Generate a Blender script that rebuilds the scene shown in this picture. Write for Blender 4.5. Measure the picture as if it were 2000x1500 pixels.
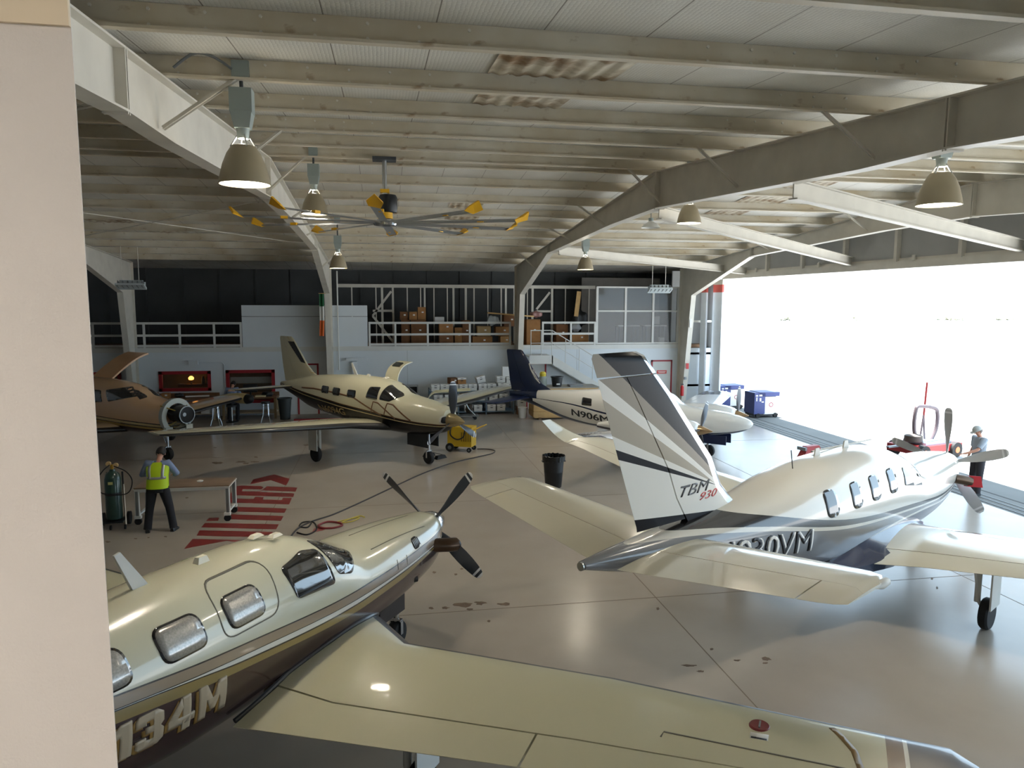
import bpy, bmesh, math, random
import numpy as np
from mathutils import Vector, Matrix
from mathutils.bvhtree import BVHTree
for _o in list(bpy.data.objects): bpy.data.objects.remove(_o)
SC = bpy.context.scene
COL = SC.collection
PI = math.pi
random.seed(7)

# ------------------------------------------------------------------ camera
CAM_H = 4.9
_p, _y, _r = math.radians(-6.58), math.radians(10.1), math.radians(0.21)
_f = Vector((math.sin(_y)*math.cos(_p), math.cos(_y)*math.cos(_p), math.sin(_p)))
_rt = Vector((math.cos(_y), -math.sin(_y), 0)); _up = _rt.cross(_f)
RT = _rt*math.cos(_r) + _up*math.sin(_r); UP = _up*math.cos(_r) - _rt*math.sin(_r); FW = _f
cam_d = bpy.data.cameras.new('camera'); cam = bpy.data.objects.new('camera', cam_d); COL.objects.link(cam)
cam_d.sensor_width = 36; cam_d.lens = 36*1420/2000; cam_d.clip_start = .05; cam_d.clip_end = 3000
cam.matrix_world = Matrix(((RT.x, UP.x, -FW.x, 0), (RT.y, UP.y, -FW.y, 0), (RT.z, UP.z, -FW.z, CAM_H), (0, 0, 0, 1)))
SC.camera = cam

# ------------------------------------------------------------------ world, sun, exposure
W = bpy.data.worlds.new('World'); SC.world = W; W.use_nodes = True
_bg = W.node_tree.nodes['Background']; _bg.inputs[0].default_value = (0.60, 0.81, 1.0, 1); _bg.inputs[1].default_value = 3.0
sun_d = bpy.data.lights.new('sun', 'SUN'); sun_d.energy = 27; sun_d.angle = .01; sun_d.color = (1, .99, .97)
sun = bpy.data.objects.new('sun', sun_d); COL.objects.link(sun)
sun.rotation_euler = Vector((.10, -.22, -1)).to_track_quat('-Z', 'Y').to_euler()
vs = SC.view_settings; vs.view_transform = 'Standard'; vs.look = 'None'; vs.gamma = 1; vs.use_curve_mapping = False
vs.exposure = 0.47
LAMP_W = 39.0        # watts of each high-bay lamp
SC.cycles.max_bounces = 10; SC.cycles.diffuse_bounces = 6; SC.cycles.glossy_bounces = 4

# ------------------------------------------------------------------ helpers
def lin(c):
    f = lambda v: v/12.92 if v <= .04045 else ((v+.055)/1.055)**2.4
    return tuple(f(v/255) for v in c) + (1,)
_MC = {}
def _nodes(m):
    m.use_nodes = True; nt = m.node_tree; return nt, nt.nodes['Principled BSDF']
def M(name, c, rough=.5, metal=0, coat=0, var=0, scale=3, bump=0, bscale=60, emit=None, es=0, alpha=None, spec=None, c2=None, trans=0):
    if name in _MC: return _MC[name]
    m = bpy.data.materials.new(name); nt, b = _nodes(m); _MC[name] = m
    b.inputs['Base Color'].default_value = lin(c); b.inputs['Roughness'].default_value = rough
    b.inputs['Metallic'].default_value = metal; b.inputs['Coat Weight'].default_value = coat
    b.inputs['Coat Roughness'].default_value = .06
    if spec is not None: b.inputs['Specular IOR Level'].default_value = spec
    if trans: b.inputs['Transmission Weight'].default_value = trans
    if alpha is not None: b.inputs['Alpha'].default_value = alpha
    if emit: b.inputs['Emission Color'].default_value = lin(emit); b.inputs['Emission Strength'].default_value = es
    if var or bump:
        tc = nt.nodes.new('ShaderNodeTexCoord')
    if var:
        n = nt.nodes.new('ShaderNodeTexNoise'); n.inputs['Scale'].default_value = scale; n.inputs['Detail'].default_value = 6
        nt.links.new(tc.outputs['Object'], n.inputs['Vector'])
        r = nt.nodes.new('ShaderNodeValToRGB'); e = r.color_ramp.elements
        lo = lin(c2) if c2 else tuple(v*(1-var) for v in lin(c)[:3]) + (1,)
        e[0].position = .32; e[0].color = lo; e[1].position = .62; e[1].color = lin(c)
        nt.links.new(n.outputs['Fac'], r.inputs['Fac']); nt.links.new(r.outputs['Color'], b.inputs['Base Color'])
    if bump:
        n2 = nt.nodes.new('ShaderNodeTexNoise'); n2.inputs['Scale'].default_value = bscale; n2.inputs['Detail'].default_value = 4
        nt.links.new(tc.outputs['Object'], n2.inputs['Vector'])
        bp = nt.nodes.new('ShaderNodeBump'); bp.inputs['Strength'].default_value = bump; bp.inputs['Distance'].default_value = .02
        nt.links.new(n2.outputs['Fac'], bp.inputs['Height']); nt.links.new(bp.outputs['Normal'], b.inputs['Normal'])
    return m
def paint(name, base, layers, rough=.22, coat=.6, axes=('X', 'Z'), metal=0, spec=.5):
    """aircraft paint: colour below each curve (u -> v) in the part's own coordinates, listed top to bottom"""
    if name in _MC: return _MC[name]
    m = bpy.data.materials.new(name); nt, b = _nodes(m); _MC[name] = m; L = nt.links
    b.inputs['Roughness'].default_value = rough; b.inputs['Coat Weight'].default_value = coat; b.inputs['Coat Roughness'].default_value = .05
    b.inputs['Metallic'].default_value = metal; b.inputs['Specular IOR Level'].default_value = spec
    tc = nt.nodes.new('ShaderNodeTexCoord'); sp = nt.nodes.new('ShaderNodeSeparateXYZ'); L.new(tc.outputs['Object'], sp.inputs[0])
    prev = None
    for pts, col in layers:
        pts = sorted(pts); u0, u1 = pts[0][0], pts[-1][0]; vlo, vhi = -8., 8.
        mr = nt.nodes.new('ShaderNodeMapRange'); mr.inputs['From Min'].default_value = u0; mr.inputs['From Max'].default_value = u1
        L.new(sp.outputs[axes[0]], mr.inputs['Value'])
        fc = nt.nodes.new('ShaderNodeFloatCurve'); cv = fc.mapping.curves[0]
        q = [((u-u0)/(u1-u0), (v-vlo)/(vhi-vlo)) for u, v in pts]
        cv.points[0].location = q[0]; cv.points[1].location = q[-1]
        for a in q[1:-1]: cv.points.new(*a)
        for p in cv.points: p.handle_type = 'AUTO_CLAMPED' if len(q) > 3 else 'VECTOR'
        fc.mapping.use_clip = False; fc.mapping.update(); L.new(mr.outputs[0], fc.inputs['Value'])
        sc = nt.nodes.new('ShaderNodeMath'); sc.operation = 'MULTIPLY_ADD'; sc.inputs[1].default_value = vhi-vlo; sc.inputs[2].default_value = vlo
        L.new(fc.outputs[0], sc.inputs[0])
        lt = nt.nodes.new('ShaderNodeMath'); lt.operation = 'LESS_THAN'; L.new(sp.outputs[axes[1]], lt.inputs[0]); L.new(sc.outputs[0], lt.inputs[1])
        mx = nt.nodes.new('ShaderNodeMix'); mx.data_type = 'RGBA'; L.new(lt.outputs[0], mx.inputs[0])
        if prev is None: mx.inputs[6].default_value = lin(base)
        else: L.new(prev, mx.inputs[6])
        mx.inputs[7].default_value = lin(col); prev = mx.outputs[2]
    if prev is None: b.inputs['Base Color'].default_value = lin(base)
    else: L.new(prev, b.inputs['Base Color'])
    return m

class MB:
    def __init__(s): s.v = []; s.f = []; s.m = []
    def add(s, vs, fs, mi=0):
        o = len(s.v); s.v += [tuple(v) for v in vs]
        for f in fs: s.f.append([i+o for i in f]); s.m.append(mi)
        return s
    def box(s, c, d, rz=0, ry=0, rx=0, mi=0, tap=1):
        R = Matrix.Rotation(rz, 3, 'Z') @ Matrix.Rotation(ry, 3, 'Y') @ Matrix.Rotation(rx, 3, 'X')
        vs = []
        for z in (-1, 1):
            k = tap if z > 0 else 1
            for x, y in ((-1, -1), (1, -1), (1, 1), (-1, 1)):
                vs.append(Vector(c) + R @ Vector((x*d[0]/2*k, y*d[1]/2*k, z*d[2]/2)))
        return s.add(vs, [(3, 2, 1, 0), (4, 5, 6, 7), (0, 1, 5, 4), (1, 2, 6, 5), (2, 3, 7, 6), (3, 0, 4, 7)], mi)
    def bx(s, a, b, mi=0):
        return s.box([(p+q)/2 for p, q in zip(a, b)], [abs(q-p) for p, q in zip(a, b)], mi=mi)
    def bar(s, a, b, w, h, mi=0):
        a, b = Vector(a), Vector(b); d = (b-a); L = d.length; d.normalize()
        u = Vector((0, 0, 1)) if abs(d.z) < .95 else Vector((0, 1, 0))
        x = d.cross(u).normalized(); z = x.cross(d)
        vs = [p + x*w/2*i + z*h/2*j for p in (a, b) for i, j in ((-1, -1), (1, -1), (1, 1), (-1, 1))]
        return s.add(vs, [(0, 1, 2, 3), (7, 6, 5, 4), (0, 4, 5, 1), (1, 5, 6, 2), (2, 6, 7, 3), (3, 7, 4, 0)], mi)
    def rings(s, rs, close=True, cap=True, mi=0, loop=False):
        n = len(rs[0]); o = len(s.v)
        for r in rs: s.v += [tuple(p) for p in r]
        def q(i, j, k, l): s.f.append([o+i, o+j, o+k, o+l]); s.m.append(mi if not callable(mi) else mi(a, b_))
        A = range(len(rs)) if loop else range(len(rs)-1)
        for a in A:
            a2 = (a+1) % len(rs)
            for b_ in range(n if close else n-1):
                q(a*n+b_, a*n+(b_+1) % n, a2*n+(b_+1) % n, a2*n+b_)
        if cap and not loop and close:
            mm = mi if not callable(mi) else mi(0, 0)
            s.f.append([o+i for i in range(n)][::-1]); s.m.append(mm)
            mm = mi if not callable(mi) else mi(len(rs)-2, 0)
            s.f.append([o+(len(rs)-1)*n+i for i in range(n)]); s.m.append(mm)
        return s
    def cyl(s, a, b, r0, r1=None, n=14, mi=0, cap=True):
        r1 = r0 if r1 is None else r1
        a, b = Vector(a), Vector(b); d = (b-a).normalized()
        u = Vector((0, 0, 1)) if abs(d.z) < .9 else Vector((1, 0, 0)); x = d.cross(u).normalized(); y = d.cross(x)
        ring = lambda c, r: [c + (x*math.cos(t)+y*math.sin(t))*r for t in [2*PI*i/n for i in range(n)]]
        return s.rings([ring(a, r0), ring(b, r1)], mi=mi, cap=cap)
    def tube(s, pts, r, n=8, mi=0, closed=False):
        P = [Vector(p) for p in pts]; rs = []; prev = None
        for i, p in enumerate(P):
            d = ((P[(i+1) % len(P)] if (closed or i < len(P)-1) else P[i]) - (P[i-1] if (closed or i > 0) else P[i])).normalized()
            if prev is None:
                u = Vector((0, 0, 1)) if abs(d.z) < .9 else Vector((1, 0, 0)); x = d.cross(u).normalized()
            else: x = (prev - d*prev.dot(d)).normalized()
            prev = x; y = d.cross(x); rr = r[i] if isinstance(r, (list, tuple)) else r
            rs.append([p + (x*math.cos(t)+y*math.sin(t))*rr for t in [2*PI*k/n for k in range(n)]])
        return s.rings(rs, mi=mi, loop=closed)
    def lathe(s, prof, o=(0, 0, 0), ax='Z', n=24, mi=0, cap=True):
        """prof: (radius, height) pairs along the axis"""
        rs = []
        for r, h in prof:
            ring = []
            for i in range(n):
                t = 2*PI*i/n; a, b = r*math.cos(t), r*math.sin(t)
                p = {'Z': (a, b, h), 'X': (h, a, b), 'Y': (b, h, a)}[ax]
                ring.append((p[0]+o[0], p[1]+o[1], p[2]+o[2]))
            rs.append(ring)
        return s.rings(rs, mi=mi, cap=cap)
    def prism(s, poly, axis, a, b, mi=0):
        """poly 2-D extruded along axis from a to b"""
        f = {'X': lambda u, v, w: (w, u, v), 'Y': lambda u, v, w: (u, w, v), 'Z': lambda u, v, w: (u, v, w)}[axis]
        return s.rings([[f(u, v, a) for u, v in poly], [f(u, v, b) for u, v in poly]], mi=mi)
    def build(s, name, mats, parent=None, sharp=35, loc=None, rz=0, flat=False):
        me = bpy.data.meshes.new(name); me.from_pydata(s.v, [], s.f)
        mats = mats if isinstance(mats, (list, tuple)) else [mats]
        for m in mats: me.materials.append(m)
        bm = bmesh.new(); bm.from_mesh(me); 
        for f, mi in zip(bm.faces, s.m): f.material_index = min(mi, len(mats)-1)
        bmesh.ops.recalc_face_normals(bm, faces=bm.faces); bm.to_mesh(me); bm.free()
        if not flat:
            me.polygons.foreach_set('use_smooth', [True]*len(me.polygons)); me.set_sharp_from_angle(angle=math.radians(sharp))
        o = bpy.data.objects.new(name, me); COL.objects.link(o); o.parent = parent
        if loc: o.location = loc
        o.rotation_euler.z = rz
        return o
def tag(o, label, cat, group=None, kind=None):
    if label: o['label'] = label
    if cat: o['category'] = cat
    if group: o['group'] = group
    if kind: o['kind'] = kind
    return o
def thing(name, label, cat, loc=(0, 0, 0), rz=0, group=None, sc=1):
    o = bpy.data.objects.new(name, None); COL.objects.link(o); o.location = loc; o.rotation_euler = (0, 0, rz)
    o.scale = (sc,)*3; o.empty_display_size = .2
    return tag(o, label, cat, group)
def struct(o): o['kind'] = 'structure'; return o
def dup(o, parent=None):
    c = o.copy(); COL.objects.link(c); c.parent = parent
    for ch in o.children: dup(ch, c)
    return c
ORD = ['first', 'second', 'third', 'fourth', 'fifth', 'sixth', 'seventh', 'eighth', 'ninth', 'tenth', 'eleventh', 'twelfth']
def smooth_path(P, n=8, closed=False):
    P = [Vector(p) for p in P]; out = []; N = len(P)
    for i in range(N if closed else N-1):
        p0 = P[(i-1) % N] if closed else P[max(i-1, 0)]; p1 = P[i]; p2 = P[(i+1) % N]; p3 = P[(i+2) % N] if closed else P[min(i+2, N-1)]
        for k in range(n):
            t = k/n
            out.append(.5*((2*p1)+(p2-p0)*t+(2*p0-5*p1+4*p2-p3)*t*t+(3*p1-p0-3*p2+p3)*t**3))
    if not closed: out.append(P[-1])
    return out
def ray_dir(x, y): return RT*((x-1000)/1420) - UP*((y-750)/1420) + FW
def at(x, y, X=None, Y=None, Z=None):
    """world point of a photo pixel on a plane at a known real distance or height"""
    d = ray_dir(x, y); o = Vector((0, 0, CAM_H))
    k = (X-o.x)/d.x if X is not None else (Y-o.y)/d.y if Y is not None else (Z-o.z)/d.z
    return o + d*k

# ------------------------------------------------------------------ materials
WHITE = M('white_paint', (205, 205, 200), .55, var=.06, scale=1.5)
STEEL = M('painted_steel', (210, 205, 193), .5, var=.10, scale=2.2)
PURLIN = M('purlin_paint', (214, 207, 190), .55, var=.22, scale=.9, c2=(190, 176, 148))
WALLP = M('wall_paint', (208, 214, 218), .6, var=.05, scale=.7)
def _rust():
    nt, b = _nodes(PURLIN); L = nt.links; src = b.inputs['Base Color'].links[0].from_socket
    tc = nt.nodes.new('ShaderNodeTexCoord'); mp = nt.nodes.new('ShaderNodeMapping'); mp.inputs['Scale'].default_value = (1.6, 1, 3.0); L.new(tc.outputs['Object'], mp.inputs['Vector'])
    n = nt.nodes.new('ShaderNodeTexNoise'); n.inputs['Scale'].default_value = 2.4; n.inputs['Detail'].default_value = 8; L.new(mp.outputs[0], n.inputs['Vector'])
    r = nt.nodes.new('ShaderNodeValToRGB'); r.color_ramp.elements[0].position = .63; r.color_ramp.elements[0].color = (0, 0, 0, 1); r.color_ramp.elements[1].position = .74; r.color_ramp.elements[1].color = (.75, .75, .75, 1); L.new(n.outputs['Fac'], r.inputs['Fac'])
    x = nt.nodes.new('ShaderNodeMix'); x.data_type = 'RGBA'; L.new(r.outputs[0], x.inputs[0]); L.new(src, x.inputs[6]); x.inputs[7].default_value = lin((138, 104, 62)); L.new(x.outputs[2], b.inputs['Base Color'])
_rust()
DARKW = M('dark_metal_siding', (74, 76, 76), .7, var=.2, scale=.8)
RED = M('red_trim', (150, 32, 40), .5)
BLACK = M('black_plastic', (24, 26, 28), .45)
RUBBER = M('rubber', (22, 22, 23), .75)
CHROME = M('chrome', (205, 208, 212), .12, 1)
ALU = M('aluminium', (170, 172, 172), .32, 1)
GREYM = M('grey_metal', (120, 124, 126), .45, .4)
CARD = M('cardboard', (158, 112, 66), .85, var=.18, scale=4)
CARD2 = M('dark_cardboard', (122, 82, 50), .85, var=.2, scale=4)
WOOD = M('plywood', (205, 165, 105), .6, var=.25, scale=2.5)
BROWNW = M('brown_wood', (120, 84, 52), .6, var=.25, scale=3)
GLASSD = M('cabin_glass', (16, 17, 20), .06, 0, 1, spec=.8)
SHADEG = M('shaded_window', (176, 172, 166), .2, .3, 1, var=.3, scale=60, bump=.05, bscale=160)
BOOT = M('deice_boot', (26, 27, 30), .4, coat=.3)
TIRE = RUBBER
PAPER = M('paper_white', (225, 224, 220), .8)
SKIN = M('skin', (196, 142, 118), .55)
HAIR = M('dark_hair', (34, 26, 22), .7)
SCREWM = M('zinc', (150, 150, 148), .4, .7)
# ================================================================== STRUCTURE
RIDGE = 15.2
def zr(y): return 7.65 - .076*abs(y-RIDGE)          # purlin underside / rafter top
X0, X1 = -18.0, 15.35                                # left wall, door line
YB = 32.0                                            # rear wall face

def floor_mat():
    m = bpy.data.materials.new('epoxy_floor'); nt, b = _nodes(m); L = nt.links
    tc = nt.nodes.new('ShaderNodeTexCoord')
    def noise(s, d=6, dist=0):
        n = nt.nodes.new('ShaderNodeTexNoise'); n.inputs['Scale'].default_value = s; n.inputs['Detail'].default_value = d
        n.inputs['Distortion'].default_value = dist; L.new(tc.outputs['Object'], n.inputs['Vector']); return n
    def ramp(src, stops):
        r = nt.nodes.new('ShaderNodeValToRGB'); e = r.color_ramp.elements
        while len(e) < len(stops): e.new(.5)
        r.color_ramp.interpolation = 'B_SPLINE'
        for el, (p, c) in zip(e, stops): el.position = p; el.color = c
        L.new(src, r.inputs['Fac']); return r
    def mix(fac, a, c, mode='MIX'):
        x = nt.nodes.new('ShaderNodeMix'); x.data_type = 'RGBA'; x.blend_type = mode
        if isinstance(fac, float): x.inputs[0].default_value = fac
        else: L.new(fac, x.inputs[0])
        L.new(a, x.inputs[6]); (L.new(c, x.inputs[7]) if hasattr(c, 'links') else setattr(x.inputs[7], 'default_value', c)); return x.outputs[2]
    base = ramp(noise(.22, 3).outputs['Fac'], [(.15, lin((166, 154, 145))), (.85, lin((184, 177, 166)))]).outputs[0]
    dirt = ramp(noise(.9, 5, 0).outputs['Fac'], [(.20, (1, 1, 1, 1)), (.85, (.80, .79, .78, 1))]).outputs[0]
    c = mix(1.0, base, dirt, 'MULTIPLY')
    L.new(c, b.inputs['Base Color'])
    rg = ramp(noise(.5, 4, 0).outputs['Fac'], [(.3, (.20,)*3 + (1,)), (.75, (.26,)*3 + (1,))]).outputs[0]
    L.new(rg, b.inputs['Roughness']); b.inputs['Specular IOR Level'].default_value = .38
    bp = nt.nodes.new('ShaderNodeBump'); bp.inputs['Strength'].default_value = .02; bp.inputs['Distance'].default_value = .02
    L.new(noise(2.0, 3).outputs['Fac'], bp.inputs['Height']); L.new(bp.outputs['Normal'], b.inputs['Normal'])
    return m
def insul_mat():
    m = bpy.data.materials.new('wire_held_insulation'); nt, b = _nodes(m); L = nt.links
    tc = nt.nodes.new('ShaderNodeTexCoord'); sp = nt.nodes.new('ShaderNodeSeparateXYZ'); L.new(tc.outputs['Object'], sp.inputs[0])
    n = nt.nodes.new('ShaderNodeTexNoise'); n.inputs['Scale'].default_value = .6; n.inputs['Detail'].default_value = 5; L.new(tc.outputs['Object'], n.inputs['Vector'])
    r = nt.nodes.new('ShaderNodeValToRGB'); r.color_ramp.elements[0].position = .3; r.color_ramp.elements[0].color = lin((198, 194, 182))
    r.color_ramp.elements[1].position = .6; r.color_ramp.elements[1].color = lin((222, 220, 212)); L.new(n.outputs['Fac'], r.inputs['Fac'])
    v = nt.nodes.new('ShaderNodeTexVoronoi'); v.voronoi_dimensions = '2D'; v.feature = 'DISTANCE_TO_EDGE'; v.inputs['Scale'].default_value = 26; v.inputs['Randomness'].default_value = .25
    L.new(tc.outputs['Object'], v.inputs['Vector'])
    lt = nt.nodes.new('ShaderNodeMath'); lt.operation = 'LESS_THAN'; lt.inputs[1].default_value = .03; L.new(v.outputs['Distance'], lt.inputs[0])
    mx = nt.nodes.new('ShaderNodeMix'); mx.data_type = 'RGBA'; L.new(r.outputs[0], mx.inputs[6]); mx.inputs[7].default_value = lin((184, 180, 170)); L.new(lt.outputs[0], mx.inputs[0])
    md = nt.nodes.new('ShaderNodeMath'); md.operation = 'MODULO'; md.inputs[1].default_value = .92
    ad = nt.nodes.new('ShaderNodeMath'); ad.operation = 'ADD'; ad.inputs[1].default_value = 40; L.new(sp.outputs['X'], ad.inputs[0]); L.new(ad.outputs[0], md.inputs[0])
    l2 = nt.nodes.new('ShaderNodeMath'); l2.operation = 'LESS_THAN'; l2.inputs[1].default_value = .012; L.new(md.outputs[0], l2.inputs[0])
    m2 = nt.nodes.new('ShaderNodeMix'); m2.data_type = 'RGBA'; L.new(mx.outputs[2], m2.inputs[6]); m2.inputs[7].default_value = lin((140, 134, 124)); L.new(l2.outputs[0], m2.inputs[0])
    L.new(m2.outputs[2], b.inputs['Base Color']); b.inputs['Roughness'].default_value = .75
    bp = nt.nodes.new('ShaderNodeBump'); bp.inputs['Strength'].default_value = .35; bp.inputs['Distance'].default_value = .012
    L.new(v.outputs['Distance'], bp.inputs['Height']); L.new(bp.outputs['Normal'], b.inputs['Normal'])
    return m
FLOORM = floor_mat(); INSUL = insul_mat()
SHADEC = M('apron_concrete', (112, 112, 110), .85, var=.15, scale=.7)  # darker grey puts the building's shade into the concrete along the door
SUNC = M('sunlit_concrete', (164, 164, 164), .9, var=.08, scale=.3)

floor = struct(MB().bx((X0, -2.4, -.3), (14.42, 36, 0)).build('floor', FLOORM))
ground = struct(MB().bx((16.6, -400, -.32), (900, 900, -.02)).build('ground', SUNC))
sill = struct(MB().bx((14.42, -3, -.3), (16.6, 60, 0)).build('door_sill', SHADEC))
for i, x in enumerate((14.55, 14.80, 15.02)):
    MB().bx((x-.012, -2.4, -.02), (x+.012, 31.9, .012)).build('track_rail', GREYM, sill)
MB().bx((15.35, -3, -.02), (15.41, 60, .004)).build('expansion_joint', M('joint', (70, 70, 70), .9), sill)
# worn patches in the floor paint and the saw-cut joints
CHIP = M('bare_concrete', (112, 92, 76), .8, var=.3, scale=9)
def chip(px, py, w, h, seed):
    c = at(px, py, Z=0); rnd = random.Random(seed); n = 14
    a = c - at(px+w/2, py, Z=0); b = c - at(px, py+h/2, Z=0); pts = []
    for i in range(n):
        t = 2*PI*i/n; k = rnd.uniform(.45, 1.0)
        p = c + a*math.cos(t)*k + b*math.sin(t)*k; pts.append((p.x, p.y))
    MB().prism(pts, 'Z', -.01, .0025).build('paint_chip', CHIP, floor)
for i, a in enumerate([(905, 1181, 46, 12), (938, 1178, 30, 9), (985, 1180, 30, 8), (870, 1187, 20, 6), (916, 1190, 18, 6), (842, 1188, 12, 5),
        (425, 904, 26, 6), (472, 902, 30, 5), (498, 902, 22, 4), (480, 905, 16, 4), (600, 869, 22, 4), (500, 893, 10, 4), (420, 874, 8, 3),
        (1497, 1287, 26, 10), (1345, 1300, 40, 5), (1368, 1311, 16, 5), (1390, 1268, 10, 6), (1440, 1290, 18, 4), (1495, 1295, 14, 4),
        (824, 1115, 10, 6), (848, 1118, 8, 5), (890, 1122, 8, 5), (902, 1111, 7, 4), (745, 1130, 5, 4), (955, 1213, 8, 5), (1285, 1189, 7, 7),
        (365, 972, 8, 3), (265, 1052, 8, 3), (323, 1048, 10, 4), (290, 1050, 6, 3), (210, 1058, 14, 4), (1820, 1130, 7, 6), (1830, 1148, 6, 6)]):
    chip(*a, seed=i)
JOINT = M('floor_joint', (120, 106, 94), .8)
for y in (5.0, 11.0, 17.3, 23.5, 29.0): MB().bx((X0, y-.008, -.01), (14.4, y+.008, .0015)).build('floor_joint', JOINT, floor)
for x in (-9.5, -2.6, 4.4, 10.2): MB().bx((x-.008, -2, -.01), (x+.008, 31.9, .0015)).build('floor_joint', JOINT, floor)
# red lettering painted on the floor, seen end-on: chevron, letters, bars, chevron
REDF = M('red_floor_paint', (132, 40, 38), .45, var=.2, scale=6)
fm = MB()
def fp(x, y): p = at(360+x/7.692, 900+y/7.692, Z=0); return (p.x, p.y)
def fpoly(pts): fm.prism([fp(*p) for p in pts], 'Z', -.01, .003)
fpoly([(985, 355), (1040, 280), (1350, 205), (1300, 290)]); fpoly([(1350, 205), (1585, 270), (1530, 372), (1300, 290)])
fpoly([(690, 500), (775, 385), (860, 372), (1150, 380), (1190, 400), (1160, 430), (880, 425), (860, 460), (1130, 462), (1180, 430), (1240, 385), (1700, 402), (1670, 465), (1170, 445), (1130, 470), (1655, 490), (1635, 545), (690, 515)])
fpoly([(690, 520), (785, 528), (770, 570), (1040, 575), (1065, 540), (1195, 548), (1180, 582), (1465, 590), (1480, 555), (1615, 560), (1575, 655), (690, 628)])
fpoly([(700, 692), (1540, 716), (1505, 782), (690, 760)]); fpoly([(690, 806), (1490, 832), (1450, 902), (690, 878)])
fpoly([(370, 860), (520, 855), (510, 900), (330, 905)])
fpoly([(310, 935), (1420, 955), (1380, 1030), (255, 1000)]); fpoly([(230, 1045), (1330, 1070), (1290, 1150), (185, 1125)])
fpoly([(125, 1175), (1240, 1200), (1200, 1290), (640, 1200), (0, 1322)])
fm.build('painted_lettering', REDF, floor, flat=True)
fm2 = MB()
def fp2(x, y): p = at(500+x/4, 880+y/4, Z=0); return (p.x, p.y)
fm2.prism([fp2(*p) for p in ((452, 610), (575, 598), (520, 625), (437, 640))], 'Z', -.01, .003); fm2.build('painted_lettering', REDF, floor, flat=True)

# ---- roof
ceiling = struct(MB().add([(X0-.3, -2.6, zr(-2.6)+.22), (X1+.3, -2.6, zr(-2.6)+.22), (X1+.3, RIDGE, zr(RIDGE)+.22), (X0-.3, RIDGE, zr(RIDGE)+.22),
        (X0-.3, -2.6, zr(-2.6)+.34), (X1+.3, -2.6, zr(-2.6)+.34), (X1+.3, RIDGE, zr(RIDGE)+.34), (X0-.3, RIDGE, zr(RIDGE)+.34)],
        [(0, 1, 2, 3), (7, 6, 5, 4), (0, 4, 5, 1), (1, 5, 6, 2), (3, 2, 6, 7), (0, 3, 7, 4)]).add(
       [(X0-.3, RIDGE, zr(RIDGE)+.22), (X1+.3, RIDGE, zr(RIDGE)+.22), (X1+.3, 36.3, zr(36.3)+.22), (X0-.3, 36.3, zr(36.3)+.22),
        (X0-.3, RIDGE, zr(RIDGE)+.34), (X1+.3, RIDGE, zr(RIDGE)+.34), (X1+.3, 36.3, zr(36.3)+.34), (X0-.3, 36.3, zr(36.3)+.34)],
        [(0, 1, 2, 3), (7, 6, 5, 4), (0, 4, 5, 1), (1, 5, 6, 2), (3, 2, 6, 7), (0, 3, 7, 4)]).build('ceiling', INSUL))
PY = [-.6, 1.15, 2.9, 4.65, 6.38, 8.1, 9.85, 11.55, 13.3, 15.0, 15.55, 17.2, 18.95, 20.7, 22.4, 24.15, 25.9, 27.6, 29.35, 31.1]
pur0 = None
for y in PY:
    z = zr(y); s = 1 if y < RIDGE else -1
    prof = [(-.07, 0), (.008, 0), (.008, .21), (.07, .21), (.07, .218), (0, .218), (0, .008), (-.062, .008), (-.062, .026), (-.07, .026)]
    if pur0 is None:
        pur0 = MB().prism(prof, 'X', X0, X1+.1).build('purlin', PURLIN, ceiling); o = pur0
    else: o = pur0.copy(); COL.objects.link(o)
    o.location = (0, y, z)
# bolt heads along the purlins nearest the viewer
BOLT = M('bolt_heads', (216, 212, 200), .4)
for y, xa, xb in ((6.38, -2.6, 1.0), (8.1, -2.4, .6), (9.85, -2.2, .2), (11.55, -2.2, .2), (6.38, 2.9, 5.7), (8.1, 4.6, 5.8), (9.85, 4.8, 5.8)):
    b = MB(); x = xa
    while x < xb:
        for zz in (.05, .17): b.cyl((x, y-.012, zr(y)+zz), (x, y+.0, zr(y)+zz), .014, n=6)
        x += .42
    o = b.build('bolt_row', BOLT, ceiling); o['kind'] = 'stuff'
# bare, rusty corrugated sheet where insulation has fallen away
RUST = M('rusty_sheet', (206, 198, 178), .7, var=.5, scale=3.2, c2=(128, 98, 62))
def patch(x0, x1, ya, yb):
    b = MB(); n = int((x1-x0)/.045); rs = []
    for y in (ya, yb):
        rs.append([(x0+(x1-x0)*i/n, y, zr(y)+.205 + .012*math.sin(i*.045*2*PI/.19) + (.0 if i % n else 0)) for i in range(n+1)])
    b.rings(rs, close=False, cap=False); b.build('bare_roof_sheet', RUST, ceiling, sharp=80)
for x0, x1, ya, yb in ((1.15, 2.55, 6.46, 8.05), (1.2, 2.35, 8.2, 9.8), (1.85, 2.75, 19.0, 20.65), (1.9, 2.9, 20.8, 22.35), (1.9, 2.8, 22.5, 24.1),
                       (-8.6, -7.2, 17.3, 18.9), (-9.3, -7.6, 19.05, 20.6), (-8.6, -7.3, 22.5, 24.1), (-7.4, -6.2, 24.2, 25.8), (9.6, 10.9, 15.7, 17.1), (9.5, 10.8, 17.3, 18.9), (9.4, 10.6, 19.0, 20.6)):
    patch(x0, x1, ya, yb)

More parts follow.
